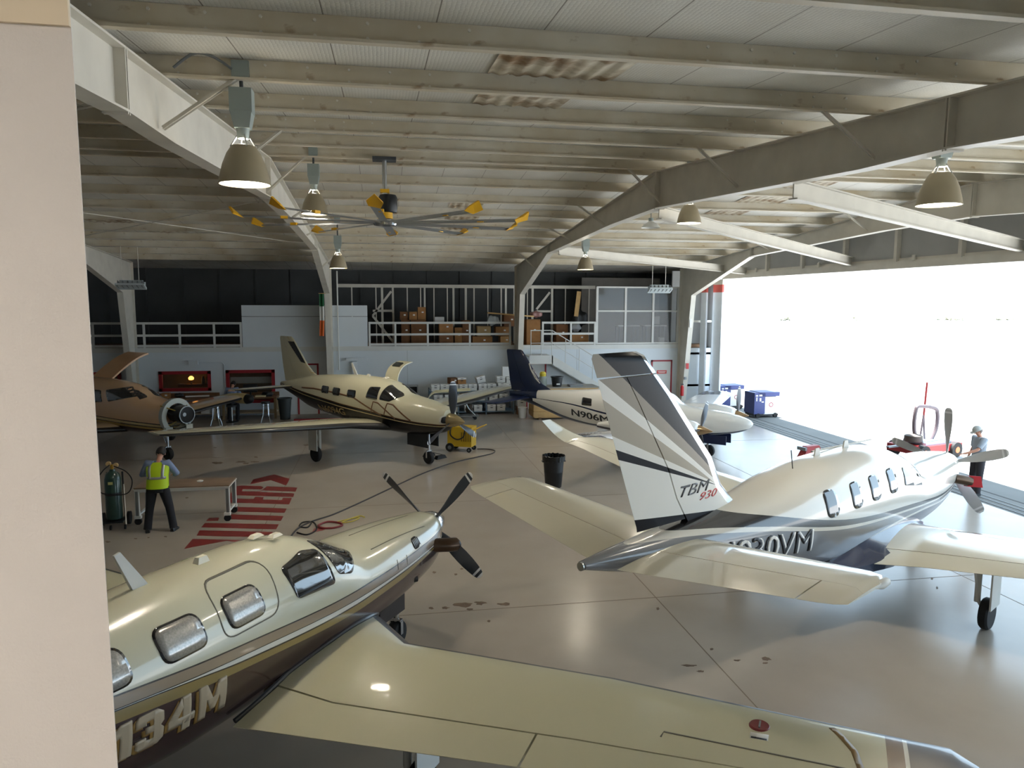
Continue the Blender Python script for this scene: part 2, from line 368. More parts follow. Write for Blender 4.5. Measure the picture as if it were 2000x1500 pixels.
# ---- portal frames
def frame(n, x):
    root = struct(bpy.data.objects.new('trim_%d' % n, None)); COL.objects.link(root); root.location = (x, 0, 0)
    t, w = .02, .11
    def plate(poly, name): MB().prism(poly, 'X', -t/2, t/2).build(name, STEEL, root)
    def flange(pts, name, th=.02, wd=w):
        b = MB()
        for p, q in zip(pts[:-1], pts[1:]): b.bar((0, p[0], p[1]), (0, q[0], q[1]), wd*2, th)
        b.build(name, STEEL, root)
    top = lambda y: zr(y)-.012
    plate([(31.45, 0), (32-.02, 0), (32-.02, top(32)), (30.65, top(30.65)), (30.65, 5.15)], 'column_web')
    flange([(31.45, 0), (30.65, 5.15)], 'column_flange'); flange([(31.98, 0), (31.98, top(32))], 'column_flange')
    bot = [(30.65, 5.15), (25.5, 6.56), (18.2, 6.84), (15.1, 6.88), (8.3, 6.52), (6.9, 6.49), (5.0, 6.35), (-.4, 5.15)]
    plate([bot[0], (30.65, top(30.65)), (25.5, top(25.5)), bot[1]], 'haunch_web')
    plate([bot[1], (25.5, top(25.5)), (15.2, top(15.2)), bot[3], bot[2]], 'rafter_web')
    plate([bot[3], (15.2, top(15.2)), (6.9, top(6.9)), bot[5], bot[4]], 'rafter_web')
    plate([bot[5], (6.9, top(6.9)), (-1.8, top(-1.8)), (-1.8, 0), (-1.2, 0), bot[7], bot[6]], 'haunch_web')
    flange(bot[:4], 'rafter_flange'); flange(bot[3:], 'rafter_flange'); flange([bot[7], (-1.2, 0)], 'column_flange')
    flange([(32, top(32)), (15.2, top(15.2)), (-1.8, top(-1.8))], 'rafter_flange')
    for y, z0 in ((25.5, 6.56), (15.15, 6.88), (6.9, 6.49)):
        for s in (-.022, .022): MB().bx((-.105, y+s-.01, z0-.03), (.105, y+s+.01, top(y))).build('splice_plate', STEEL, root)
    return root
FX = [-17.86, -10.0, -2.20, 5.9, 13.65]
for i, x in enumerate(FX): frame(i+1, x)
# flange braces from the purlins down to the rafters
for i, x in enumerate(FX[2:5]):
    for y in ((8.1, 11.55, 15.0, 18.95, 22.4, 27.6) if i < 2 else (18.95, 24.15)):
        zb = float(np.interp(y, [-.4, 5, 6.9, 8.3, 15.1, 18.2, 25.5, 30.65], [5.15, 6.35, 6.49, 6.52, 6.88, 6.84, 6.56, 5.15]))
        for s in ((1, -1) if i == 0 else (-1,)):
            b = MB().bar((x+s*.06, y-.03, zb+.08), (x+s*.8, y-.03, zr(y)+.02), .055, .008); b.bar((x+s*.06, y-.03, zb+.09), (x+s*.8, y-.03, zr(y)+.03), .008, .055)
            b.build('flange_brace', STEEL, ceiling)
# three struts bracing the door header back to the frame
HEADZ = 5.86
for i, (a, b) in enumerate((((5.95, 10.0, 6.52), (14.95, 15.1, 6.22)), ((5.95, 15.3, 6.80), (14.95, 21.5, 6.18)), ((5.95, 24.4, 6.58), (14.95, 28.4, 6.14)))):
    root = struct(bpy.data.objects.new('trim_%d' % (10+i), None)); COL.objects.link(root)
    MB().bar(a, b, .02, .26).build('brace_web', STEEL, root)
    for dz in (-.13, .13): MB().bar((a[0], a[1], a[2]+dz), (b[0], b[1], b[2]+dz), .14, .02).build('brace_flange', STEEL, root)

# ---- walls
wall_l = struct(MB().bx((X0-.2, -2.6, 0), (X0, 36, 6.3)).build('wall_left', WALLP))
MB().prism([(-2.6, 6.3), (36, 6.3), (36, zr(36)+.22), (RIDGE, zr(RIDGE)+.22), (-2.6, zr(-2.6)+.22)], 'X', X0-.2, X0).build('gable_panel', WALLP, wall_l)
wall_n = struct(MB().bx((X0-.2, -2.6, 0), (X1, -2.4, zr(-2.5)+.22)).build('wall_near', WALLP))
# right wall: door header, gable above it and the strip behind the rear frame
SIDING = M('door_wall_siding', (168, 168, 165), .65, var=.12, scale=.8)
wall_r = struct(MB().prism([(-2.6, HEADZ+.2), (36, HEADZ+.2), (36, zr(36)+.22), (RIDGE, zr(RIDGE)+.22), (-2.6, zr(-2.6)+.22)], 'X', 15.0, 15.12).build('wall_right', SIDING))
MB().bx((14.9, -2.6, HEADZ), (15.35, 30.5, HEADZ+.22)).build('door_header', STEEL, wall_r)
MB().bx((14.96, -2.6, HEADZ+.22), (15.0, 30.5, HEADZ+.30)).build('header_rail', STEEL, wall_r)
for y in np.arange(2.2, 31, 2.45): MB().bx((14.86, y-.06, HEADZ+.2), (15.0, y+.06, zr(y))).build('girt_post', STEEL, wall_r)
for y in (10.4, 13.9, 18.6, 23.2, 27.5): MB().bx((14.86, y-.05, HEADZ+.2), (14.9, y+.05, HEADZ+.36)).build('track_hanger', STEEL, wall_r)
MB().bx((15.2, 31.95, 0), (15.35, 36, HEADZ+.2)).build('jamb_wall', SIDING, wall_r)
for z in (.9, 2.4, 3.9): MB().bx((13.9, 32.0, z), (15.2, 32.08, z+.1)).build('girt', STEEL, wall_r)
MB().bx((13.6, 33.0, 0), (15.2, 33.1, 6.3)).build('return_panel', SIDING, wall_r)
# parked sliding door leaves with the red band
LEAF = M('door_leaf', (236, 242, 248), .4, var=.05); LRED = M('leaf_red', (214, 96, 84), .5)
for i, (x, ya, yb) in enumerate(((14.62, 31.35, 31.9), (14.9, 30.35, 31.25))):
    d = struct(MB().bx((x-.04, ya, .03), (x+.04, yb, 5.28)).build('door_%d' % (i+5), LEAF))
    MB().bx((x-.041, ya-.001, 5.28), (x+.041, yb+.001, 5.62)).build('red_band', LRED, d); MB().bx((x-.041, ya, 5.62), (x+.041, yb, HEADZ)).build('top_rail', STEEL, d)

def holed(x0, x1, z0, z1, holes, ya, yb):
    b = MB(); xs = sorted({x0, x1, *[h[0] for h in holes], *[h[1] for h in holes]})
    for a, c in zip(xs[:-1], xs[1:]):
        hs = sorted([(h[2], h[3]) for h in holes if h[0] <= a and h[1] >= c]); z = z0
        for p, q in hs: b.bx((a, ya, z), (c, yb, p)); z = q
        b.bx((a, ya, z), (c, yb, z1))
    return b
W1 = (-9.12, -7.12, 1.10, 1.90); W2 = (-6.48, -4.55, .55, 1.92); W0 = (-12.3, -10.6, 1.1, 1.9)
wall_b = struct(holed(X0, 15.2, 0, 2.70, [W0, W1, W2], YB, YB+.12).build('wall_back', WALLP))
for x in (-3.55, 1.05, 8.7): MB().bx((x-.006, YB-.004, 0), (x+.006, YB+.01, 2.7)).build('wall_joint', M('wall_joint', (150, 154, 156), .6), wall_b)
MB().bx((X0, YB-.03, 2.70), (13.55, YB+.12, 2.90)).build('deck_edge', WHITE, wall_b)
mezz = struct(MB().bx((X0, YB+.12, 2.72), (15.0, 36, 2.86)).build('floor_mezzanine', BROWNW))
room_b = struct(MB().bx((X0, 35.0, 0), (15.0, 35.1, 2.7)).build('wall_workshop', M('workshop_wall', (150, 128, 96), .7, var=.2)))
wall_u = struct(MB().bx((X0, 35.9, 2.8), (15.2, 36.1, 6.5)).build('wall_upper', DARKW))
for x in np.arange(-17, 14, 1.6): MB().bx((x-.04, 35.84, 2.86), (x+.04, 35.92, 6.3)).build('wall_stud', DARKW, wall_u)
# windows with red frames
PANE = M('window_glass', (90, 86, 78), .05, alpha=.28)
def red_window(n, w, fr=.09):
    x0, x1, z0, z1 = w; r = struct(bpy.data.objects.new('window_%d' % n, None)); COL.objects.link(r)
    b = MB()
    for a, c in (((x0, z0-.0), (x1, z0+fr)), ((x0, z1-fr), (x1, z1)), ((x0, z0), (x0+fr, z1)), ((x1-fr, z0), (x1, z1))):
        b.bx((a[0]-.02, YB-.04, a[1]-.02), (c[0]+.02, YB+.1, c[1]+.02))
    b.build('window_frame', RED, r); MB().bx((x0+fr, YB+.05, z0+fr), (x1-fr, YB+.06, z1-fr)).build('pane', PANE, r)
red_window(1, W0); red_window(2, W1); red_window(3, W2)
MB().bx((W2[0]+.12, YB+.18, 1.35), (W2[1]-.12, YB+.2, 1.62)).build('blind', M('window_blind', (196, 194, 186), .8), bpy.data.objects['window_3'])
MB().bx((-9.0, 34.2, 1.0), (-7.2, 34.6, 1.12)).build('inner_shelf', BROWNW, bpy.data.objects['window_2']); 
# doors in the rear wall
def door(n, x0, x1, z1, sign=None):
    d = struct(bpy.data.objects.new('door_%d' % n, None)); COL.objects.link(d)
    b = MB(); f = .07
    b.bx((x0, YB-.03, 0), (x0+f, YB+.01, z1)); b.bx((x1-f, YB-.03, 0), (x1, YB+.01, z1)); b.bx((x0, YB-.03, z1-f), (x1, YB+.01, z1)); b.build('door_frame', RED, d)
    MB().bx((x0+f, YB-.015, .01), (x1-f, YB+.01, z1-f)).build('door_leaf', WHITE, d)
    MB().cyl((x0+f+.09, YB-.07, 1.0), (x0+f+.09, YB-.015, 1.0), .03).build('door_knob', ALU, d)
    if sign:
        s = MB().bx((x0+.28, YB-.025, 1.52), (x0+.76, YB-.015, 1.68)).build('door_sign', M('door_sign_red', (200, 58, 50), .5), d)
        MB().bx((x0+.33, YB-.028, 1.61), (x0+.71, YB-.024, 1.635)).build('sign_line', PAPER, s); MB().bx((x0+.36, YB-.028, 1.565), (x0+.68, YB-.024, 1.585)).build('sign_line', PAPER, s)
door(1, -3.62, -2.72, 2.18); door(2, 6.35, 7.27, 2.1); door(3, 12.26, 13.29, 2.16, True)
# white boards on the gallery front
wp = struct(bpy.data.objects.new('wall_gallery_boards', None)); COL.objects.link(wp)
for a, b in ((-5.78, -2.15), (-2.13, -.63)):
    MB().bx((a, YB-.01, 2.9), (b, YB+.03, 4.17)).build('white_board', WALLP, wp); MB().bx((a, YB-.02, 4.19), (b, YB+.02, 4.65)).build('white_board', WALLP, wp)
# gallery stud wall with K braces
sw = struct(bpy.data.objects.new('wall_gallery_studs', None)); COL.objects.link(sw)
YS = 34.0
def stud(px, w=.05, top=5.5, bot=2.86):
    x = at(px, 620, Y=YS).x; MB().bx((x-w/2, YS, bot), (x+w/2, YS+.06, top)).build('stud', STEEL, sw); return x
for px, w in ((735, .05), (747, .1), (768, .09), (796, .05), (822, .05), (830, .08), (848, .05), (874, .05), (886, .09), (910, .1), (926, .06), (953, .04), (979, .05), (988, .09), (1004, .05), (1030, .04), (1040, .1), (1078, .1), (1104, .04), (1150, .04), (660, .05), (688, .05)): stud(px, w)
MB().bx((-1.95, YS-.02, 5.45), (10.1, YS+.08, 5.60)).build('top_plate', STEEL, sw)
def K(a, b):
    p = at(*a, Y=YS-.02); q = at(*b, Y=YS-.02); MB().bar(p, q, .03, .1).build('brace', STEEL, sw)
K((764, 569), (728, 617)); K((728, 617), (768, 668)); K((1074, 571), (1048, 604)); K((728, 607), (766, 607)); K((1048, 608), (1076, 608))
# glazed room on the gallery
g = struct(bpy.data.objects.new('window_4', None)); COL.objects.link(g)
b = MB()
for x in (9.62, 10.97, 12.3, 13.5): b.bx((x-.05, YB, 2.92), (x+.05, YB+.08, 5.52))
for z in (2.95, 4.42, 5.5): b.bx((9.6, YB-.01, z-.035), (13.54, YB+.09, z+.035))
b.build('window_frame', WHITE, g)
GPANE = M('gallery_glass', (120, 122, 122), .08, alpha=.34)
for xa, xb in ((9.67, 10.92), (11.02, 12.25), (12.35, 13.45)):
    for za, zb in ((2.99, 4.38), (4.46, 5.46)): MB().bx((xa, YB+.03, za), (xb, YB+.045, zb)).build('pane', GPANE, g)
struct(MB().bx((9.6, 34.6, 2.86), (13.6, 34.7, 6.0)).build('wall_glazed_room', M('room_wall', (120, 116, 110), .8, var=.1)))
# gallery railings
def rail(label, xs, name='gallery_railing'):
    t = thing(name, label, 'railing', (xs[0], YB, 2.9)); t.location = (0, 0, 0)
    for z, h in ((3.9, .09), (3.4, .09), (2.97, .1)): MB().bx((xs[0]-.03, YB-.02, z-h/2), (xs[-1]+.03, YB+.03, z+h/2)).build('rail', WHITE, t)
    for x in xs: MB().bx((x-.04, YB-.03, 2.9), (x+.04, YB+.04, 3.94)).build('post', WHITE, t)
rail('white board railing along the gallery left of the white panels', [-17.5, -16, -14.5, -13, -11.55, -10.2, -9.62, -8.25, -6.9, -5.84])
rail('white board railing in front of cardboard boxes on the gallery', [-.55, .55, 1.95, 3.8, 5.6])
rail('white board railing beside the stair head on the gallery', [7.1, 8.4, 9.52])
# stair
st = thing('staircase', 'white steel staircase with handrail rising to the gallery', 'stairs')
SX, SZ = 7.25, 2.5
MB().bx((6.25, 30.85, SZ-.06), (SX, 31.9, SZ)).build('landing', WHITE, st); MB().bx((6.25, 30.82, SZ-.36), (SX+.05, 30.87, SZ+.02)).build('landing_fascia', WHITE, st)
k = .60
MB().prism([(SX, SZ+.02), (SX, SZ-.36), (SX+(SZ-.3)/k, 0), (SX+SZ/k+.05, 0), (SX+SZ/k+.05, .03)], 'Y', 30.82, 30.87).build('stringer', WHITE, st)
MB().prism([(SX, SZ+.02), (SX, SZ-.36), (SX+(SZ-.3)/k, 0), (SX+SZ/k+.05, 0), (SX+SZ/k+.05, .03)], 'Y', 31.85, 31.9).build('stringer', WHITE, st)
for i in range(1, 13):
    z = SZ*(1-i/13); x = SX+(SZ-z)/k; MB().bx((x-.3, 30.87, z-.03), (x, 31.85, z)).build('tread', GREYM, st)
for a in ((6.3, 3.6, SX, 3.6), (SX, 3.6, SX+3.4, 3.6-3.4*k), (6.3, 3.05, SX, 3.05), (SX, 3.05, SX+3.4, 3.05-3.4*k)):
    MB().cyl((a[0], 30.85, a[1]), (a[2], 30.85, a[3]), .022 if a[1] > 3.3 else .014, n=8).build('handrail', WHITE, st)
for x in (6.32, 6.78, SX, SX+.62, SX+1.24, SX+1.86, SX+2.48, SX+3.1):
    zt = 3.6-max(0, x-SX)*k; MB().cyl((x, 30.85, zt), (x, 30.85, zt-1.12), .016, n=8).build('baluster', WHITE, st)

# ---- the office the photograph is taken from: its wall stands close on the left
OFFW = M('office_wall', (214, 206, 198), .7, var=.03, scale=8, bump=.12, bscale=220)
off = struct(MB().prism([(-5.0, 1.0), (-.364, 1.0), (-.367, 1.01), (-.47, 1.14), (-5.0, 1.14)], 'Z', 2.7, 5.55).build('wall_office', OFFW))
MB().bx((-5.0, .994, 5.225), (-.364, 1.0, 5.55)).build('wall_bulkhead', M('bulkhead_cream', (224, 206, 178), .7), off)
offc = struct(MB().bx((-5.0, -2.3, 5.55), (1.6, 1.14, 5.62)).build('ceiling_office', M('office_ceiling', (222, 218, 210), .8)))
offf = struct(MB().bx((-5.0, -2.3, 2.6), (3.0, .6, 2.7)).build('floor_office', M('office_carpet', (96, 92, 88), .9)))
struct(MB().bx((-5.1, -2.3, 2.6), (-5.0, 1.14, 5.62)).build('wall_office_side', OFFW))
lt = thing('ceiling_panel_light', 'office ceiling light panel behind the viewer', 'light', (-1.4, -.9, 5.54))
MB().box((0, 0, -.01), (1.2, .3, .03)).build('housing', WHITE, lt); MB().box((0, 0, -.03), (1.1, .24, .01)).build('diffuser', M('diffuser', (255, 246, 238), .5, emit=(255, 246, 236), es=60), lt)
# ================================================================== AIRCRAFT
def pchip(xs, ys, x):
    xs = np.array(xs, float); ys = np.array(ys, float); h = np.diff(xs); d = np.diff(ys)/h; m = np.zeros(len(xs))
    m[0], m[-1] = d[0], d[-1]
    for i in range(1, len(xs)-1):
        if d[i-1]*d[i] > 0: w1, w2 = 2*h[i]+h[i-1], h[i]+2*h[i-1]; m[i] = (w1+w2)/(w1/d[i-1]+w2/d[i])
    i = np.clip(np.searchsorted(xs, x)-1, 0, len(xs)-2); t = (x-xs[i])/h[i]
    return ((1+2*t)*(1-t)**2*ys[i] + t*(1-t)**2*h[i]*m[i] + t*t*(3-2*t)*ys[i+1] + t*t*(t-1)*h[i]*m[i+1])
def fuselage(name, secs, mats, parent, step=.1, n=48, expo=2.35, mifn=None):
    """secs: (x, z_top, z_bottom, half_width) from nose (largest x) to tail"""
    secs = sorted(secs); X = [s[0] for s in secs]
    xs = sorted(set(list(np.arange(X[0], X[-1], step)) + [X[-1]] + list(np.linspace(X[-1]-.5, X[-1], 10))))
    rs = []
    for x in xs:
        zt, zb, w = (float(pchip(X, [s[k] for s in secs], x)) for k in (1, 2, 3))
        zm = zb + (zt-zb)*.52; ring = []
        for i in range(n):
            t = 2*PI*i/n; c, s = math.cos(t), math.sin(t); e = 2/expo
            y = w*math.copysign(abs(c)**e, c); z = zm + ((zt-zm) if s > 0 else (zm-zb))*math.copysign(abs(s)**e, s)
            ring.append((x, y, z))
        rs.append(ring)
    b = MB().rings(rs); o = b.build(name, mats, parent, sharp=60)
    bvh = BVHTree.FromPolygons([Vector(v) for v in b.v], b.f)
    return o, bvh
PROJ = {'R': lambda u, v: ((u, -4, v), (0, 1, 0)), 'L': lambda u, v: ((u, 4, v), (0, -1, 0)), 'T': lambda u, v: ((u, v, 8), (0, 0, -1)), 'B': lambda u, v: ((u, v, -3), (0, 0, 1))}
def drape_mesh(bm, bvh, proj, off, step, name, mat, parent):
    us = [v.co.x for v in bm.verts]; vs_ = [v.co.y for v in bm.verts]
    for k, (lo, hi) in enumerate(((min(us), max(us)), (min(vs_), max(vs_)))):
        a = lo+step
        while a < hi:
            no = (1, 0, 0) if k == 0 else (0, 1, 0); co = (a, 0, 0) if k == 0 else (0, a, 0)
            bmesh.ops.bisect_plane(bm, geom=bm.verts[:]+bm.edges[:]+bm.faces[:], plane_co=co, plane_no=no); a += step
    bmesh.ops.triangulate(bm, faces=bm.faces[:])
    fn = PROJ[proj] if isinstance(proj, str) else proj; bad = []
    for v in bm.verts:
        o, d = fn(v.co.x, v.co.y); h, nrm, _, _ = bvh.ray_cast(Vector(o), Vector(d))
        if h is None: bad.append(v); continue
        if nrm.dot(Vector(d)) > 0: nrm = -nrm
        v.co = h + nrm*off
    if bad: bmesh.ops.delete(bm, geom=bad, context='VERTS')
    bmesh.ops.recalc_face_normals(bm, faces=bm.faces[:])
    fn_d = Vector(fn(0, 0)[1]); tot = sum((f.normal.dot(fn_d) for f in bm.faces), 0)
    if tot > 0: bmesh.ops.reverse_faces(bm, faces=bm.faces[:])
    me = bpy.data.meshes.new(name); bm.to_mesh(me); bm.free(); me.materials.append(mat)
    me.polygons.foreach_set('use_smooth', [True]*len(me.polygons))
    o = bpy.data.objects.new(name, me); COL.objects.link(o); o.parent = parent
    s = o.modifiers.new('thick', 'SOLIDIFY'); s.thickness = max(.008, off*1.3); s.offset = -1
    return o
def rpoly(pts, r=.05, n=5):
    out = []; N = len(pts)
    for i in range(N):
        p = Vector(pts[i]).to_2d(); a = (Vector(pts[i-1]).to_2d()-p); b = (Vector(pts[(i+1) % N]).to_2d()-p)
        k = min(r, a.length*.45, b.length*.45); A = p+a.normalized()*k; B = p+b.normalized()*k
        for j in range(n+1):
            t = j/n; out.append(A*(1-t)**2 + p*2*t*(1-t) + B*t*t)
    return [(q.x, q.y) for q in out]
def drape(pts, bvh, name, mat, parent, proj='R', off=.006, step=.07, r=.05):
    bm = bmesh.new(); P = rpoly(pts, r) if r else pts
    bm.faces.new([bm.verts.new((x, y, 0)) for x, y in P])
    return drape_mesh(bm, bvh, proj, off, step, name, mat, parent)
def drape_line(pts, w, bvh, name, mat, parent, proj='R', off=.004, step=.08, closed=False):
    P = [Vector((a, b)) for a, b in pts]; L, R = [], []; N = len(P)
    for i, p in enumerate(P):
        a = P[(i-1) % N] if (closed or i) else p; b = P[(i+1) % N] if (closed or i < N-1) else p; d = (b-a).normalized(); n = Vector((-d.y, d.x))*w/2
        L.append(p+n); R.append(p-n)
    bm = bmesh.new(); lv = [bm.verts.new((p.x, p.y, 0)) for p in L]; rv = [bm.verts.new((p.x, p.y, 0)) for p in R]
    for i in range(N if closed else N-1): j = (i+1) % N; bm.faces.new((lv[i], lv[j], rv[j], rv[i]))
    return drape_mesh(bm, bvh, proj, off, step, name, mat, parent)
def text_bm(s, size, shear=0, bold=0, sx=1):
    c = bpy.data.curves.new('lettering_curve', 'FONT'); c.body = s; c.size = size; c.shear = shear; c.offset = bold; c.resolution_u = 3; c.fill_mode = 'FRONT'
    o = bpy.data.objects.new('lettering_tmp', c); COL.objects.link(o); bpy.context.view_layer.update()
    me = bpy.data.meshes.new_from_object(o.evaluated_get(bpy.context.evaluated_depsgraph_get()))
    bm = bmesh.new(); bm.from_mesh(me); bpy.data.objects.remove(o); bpy.data.meshes.remove(me); bpy.data.curves.remove(c)
    for v in bm.verts: v.co.x *= sx
    bmesh.ops.remove_doubles(bm, verts=bm.verts[:], dist=1e-5)
    return bm
def drape_text(s, u0, v0, size, bvh, name, mat, parent, slope=0, proj='R', off=.006, shear=0, bold=0, width=None, step=.06):
    bm = text_bm(s, size, shear, bold); xs = [v.co.x for v in bm.verts]; ys = [v.co.y for v in bm.verts]; x0 = min(xs); k = (width/(max(xs)-x0)) if width else 1; y0 = min(ys); ky = size*.0 + 1
    for v in bm.verts:
        x = (v.co.x-x0)*k; y = v.co.y-y0; v.co = Vector((u0+x, v0+y+slope*x, 0))
    return drape_mesh(bm, bvh, proj, off, step, name, mat, parent)

AF = [0, .006, .02, .045, .08, .13, .2, .28, .36, .44, .52, .6, .68, .75, .82, .9, 1.0]
def afz(c, t): return 5*t*(.2969*math.sqrt(max(c, 0))-.126*c-.3516*c*c+.2843*c**3-.1015*c**4)
def surface(name, secs, side, mats, parent, f0=0., f1=1., boot=0., vert=False, y0=None, y1=None, nsub=3):
    """loft between spanwise stations (span, x_le, chord, z, thickness) for chord fractions f0..f1; mats[1] is the boot"""
    S = []
    for a, b in zip(secs[:-1], secs[1:]):
        for k in range(nsub): S.append([p+(q-p)*k/nsub for p, q in zip(a, b)])
    S.append(list(secs[-1]))
    if y0 is not None:
        sp = [s[0] for s in secs]; f = lambda y: [y]+[float(np.interp(y, sp, [s[i] for s in secs])) for i in range(1, 5)]
        S = [f(y0)] + [s for s in S if y0+.02 < s[0] < y1-.02] + [f(y1)]
    fr = sorted({f0, f1, *[c for c in AF if f0 < c < f1], *([boot] if f0 < boot < f1 else [])})
    rs = []; up = fr[::-1]; lo = fr[1:] if f0 == 0 else fr
    for s in S:
        ring = []
        for part, sg in ((up, 1), (lo, -1)):
            for c in part:
                x = s[1]-c*s[2]; h = sg*afz(c, s[4])*s[2]*(1 if sg > 0 else .75 if not vert else 1)
                ring.append((x, h, s[0]) if vert else (x, side*s[0], s[3]+h))
        rs.append(ring)
    nu = len(up); fl = up + lo
    def mi(a, b):
        c = (fl[b]+fl[(b+1) % len(fl)])/2
        return 1 if c < boot else 0
    b = MB().rings(rs, mi=mi)
    o = b.build(name, mats, parent, sharp=50)
    return o, BVHTree.FromPolygons([Vector(v) for v in b.v], b.f)
def blade(parent, hub, R, ang, mats, chord=.2, pitch=55, tip=.06, name='propeller_blade'):
    b = MB(); rs = []; st = [.1, .16, .25, .38, .5, .62, .74, .84, .90, .93, .97, 1.0]
    ch = [.35, .4, .62, .85, .97, 1, .97, .88, .8, .75, .62, .3]
    ca, sa = math.cos(ang), math.sin(ang)
    for s, c in zip(st, ch):
        r = s*R; pt = math.radians(pitch*(1-s)+16); cc = c*chord/2; th = max(.008, .05*(1-s))
        ring = []
        for i in range(10):
            t = 2*PI*i/10; u, v = cc*math.cos(t), th*math.sin(t)/2
            tan_, ax = u*math.cos(pt)-v*math.sin(pt), u*math.sin(pt)+v*math.cos(pt)
            y, z = r*sa+tan_*ca, r*ca-tan_*sa
            ring.append((hub[0]+ax, hub[1]+y, hub[2]+z))
        rs.append(ring)
    b.rings(rs, mi=lambda a, bb: 1 if a >= 8 and a != 9 else 0)
    return b.build(name, mats, parent, sharp=50)
def wheel(parent, c, r=.2, w=.14):
    t = MB().lathe([(r*.55, -w/2), (r*.9, -w/2), (r, -w*.28), (r, w*.28), (r*.9, w/2), (r*.55, w/2)], c, 'Y', 26).build('tire', TIRE, parent)
    MB().lathe([(.02, -w*.45), (r*.55, -w*.4), (r*.55, w*.4), (.02, w*.45)], c, 'Y', 18).build('wheel_hub', ALU, t)
PROPM = M('propeller_grey', (62, 66, 72), .35, .3); PROPT = M('propeller_tip', (214, 216, 218), .4); DARKPROP = M('propeller_dark', (30, 31, 34), .4)
PANELN = M('panel_line', (104, 100, 88), .6)
def gear(parent, x, y, ztop, r, white, door=True, nose=False):
    s = 1 if y > 0 else -1
    g = MB().cyl((x, y, ztop), (x, y, r*1.6), .045, n=12).cyl((x, y, r*1.8), (x, y+(0 if nose else s*.12), r), .03, n=10)
    g.cyl((x-.25, y, ztop), (x-.02, y, r*2.2), .018, n=8); g = g.build('landing_gear_leg', CHROME if nose else white, parent)
    if nose: 
        f = MB()
        for k in (-.085, .085): f.bx((x-.03, y+k-.012, r), (x+.03, y+k+.012, r*2))
        f.bx((x-.03, -.09, r*1.95), (x+.03, .09, r*2.15)); f.build('fork', CHROME, g)
    wheel(g, (x, y+(0 if nose else s*.14), r), r, .13)
    if door: MB().bx((x-.22, y+s*.23-.012, r*1.5), (x+.2, y+s*.23+.012, ztop)).build('gear_door', white, parent)

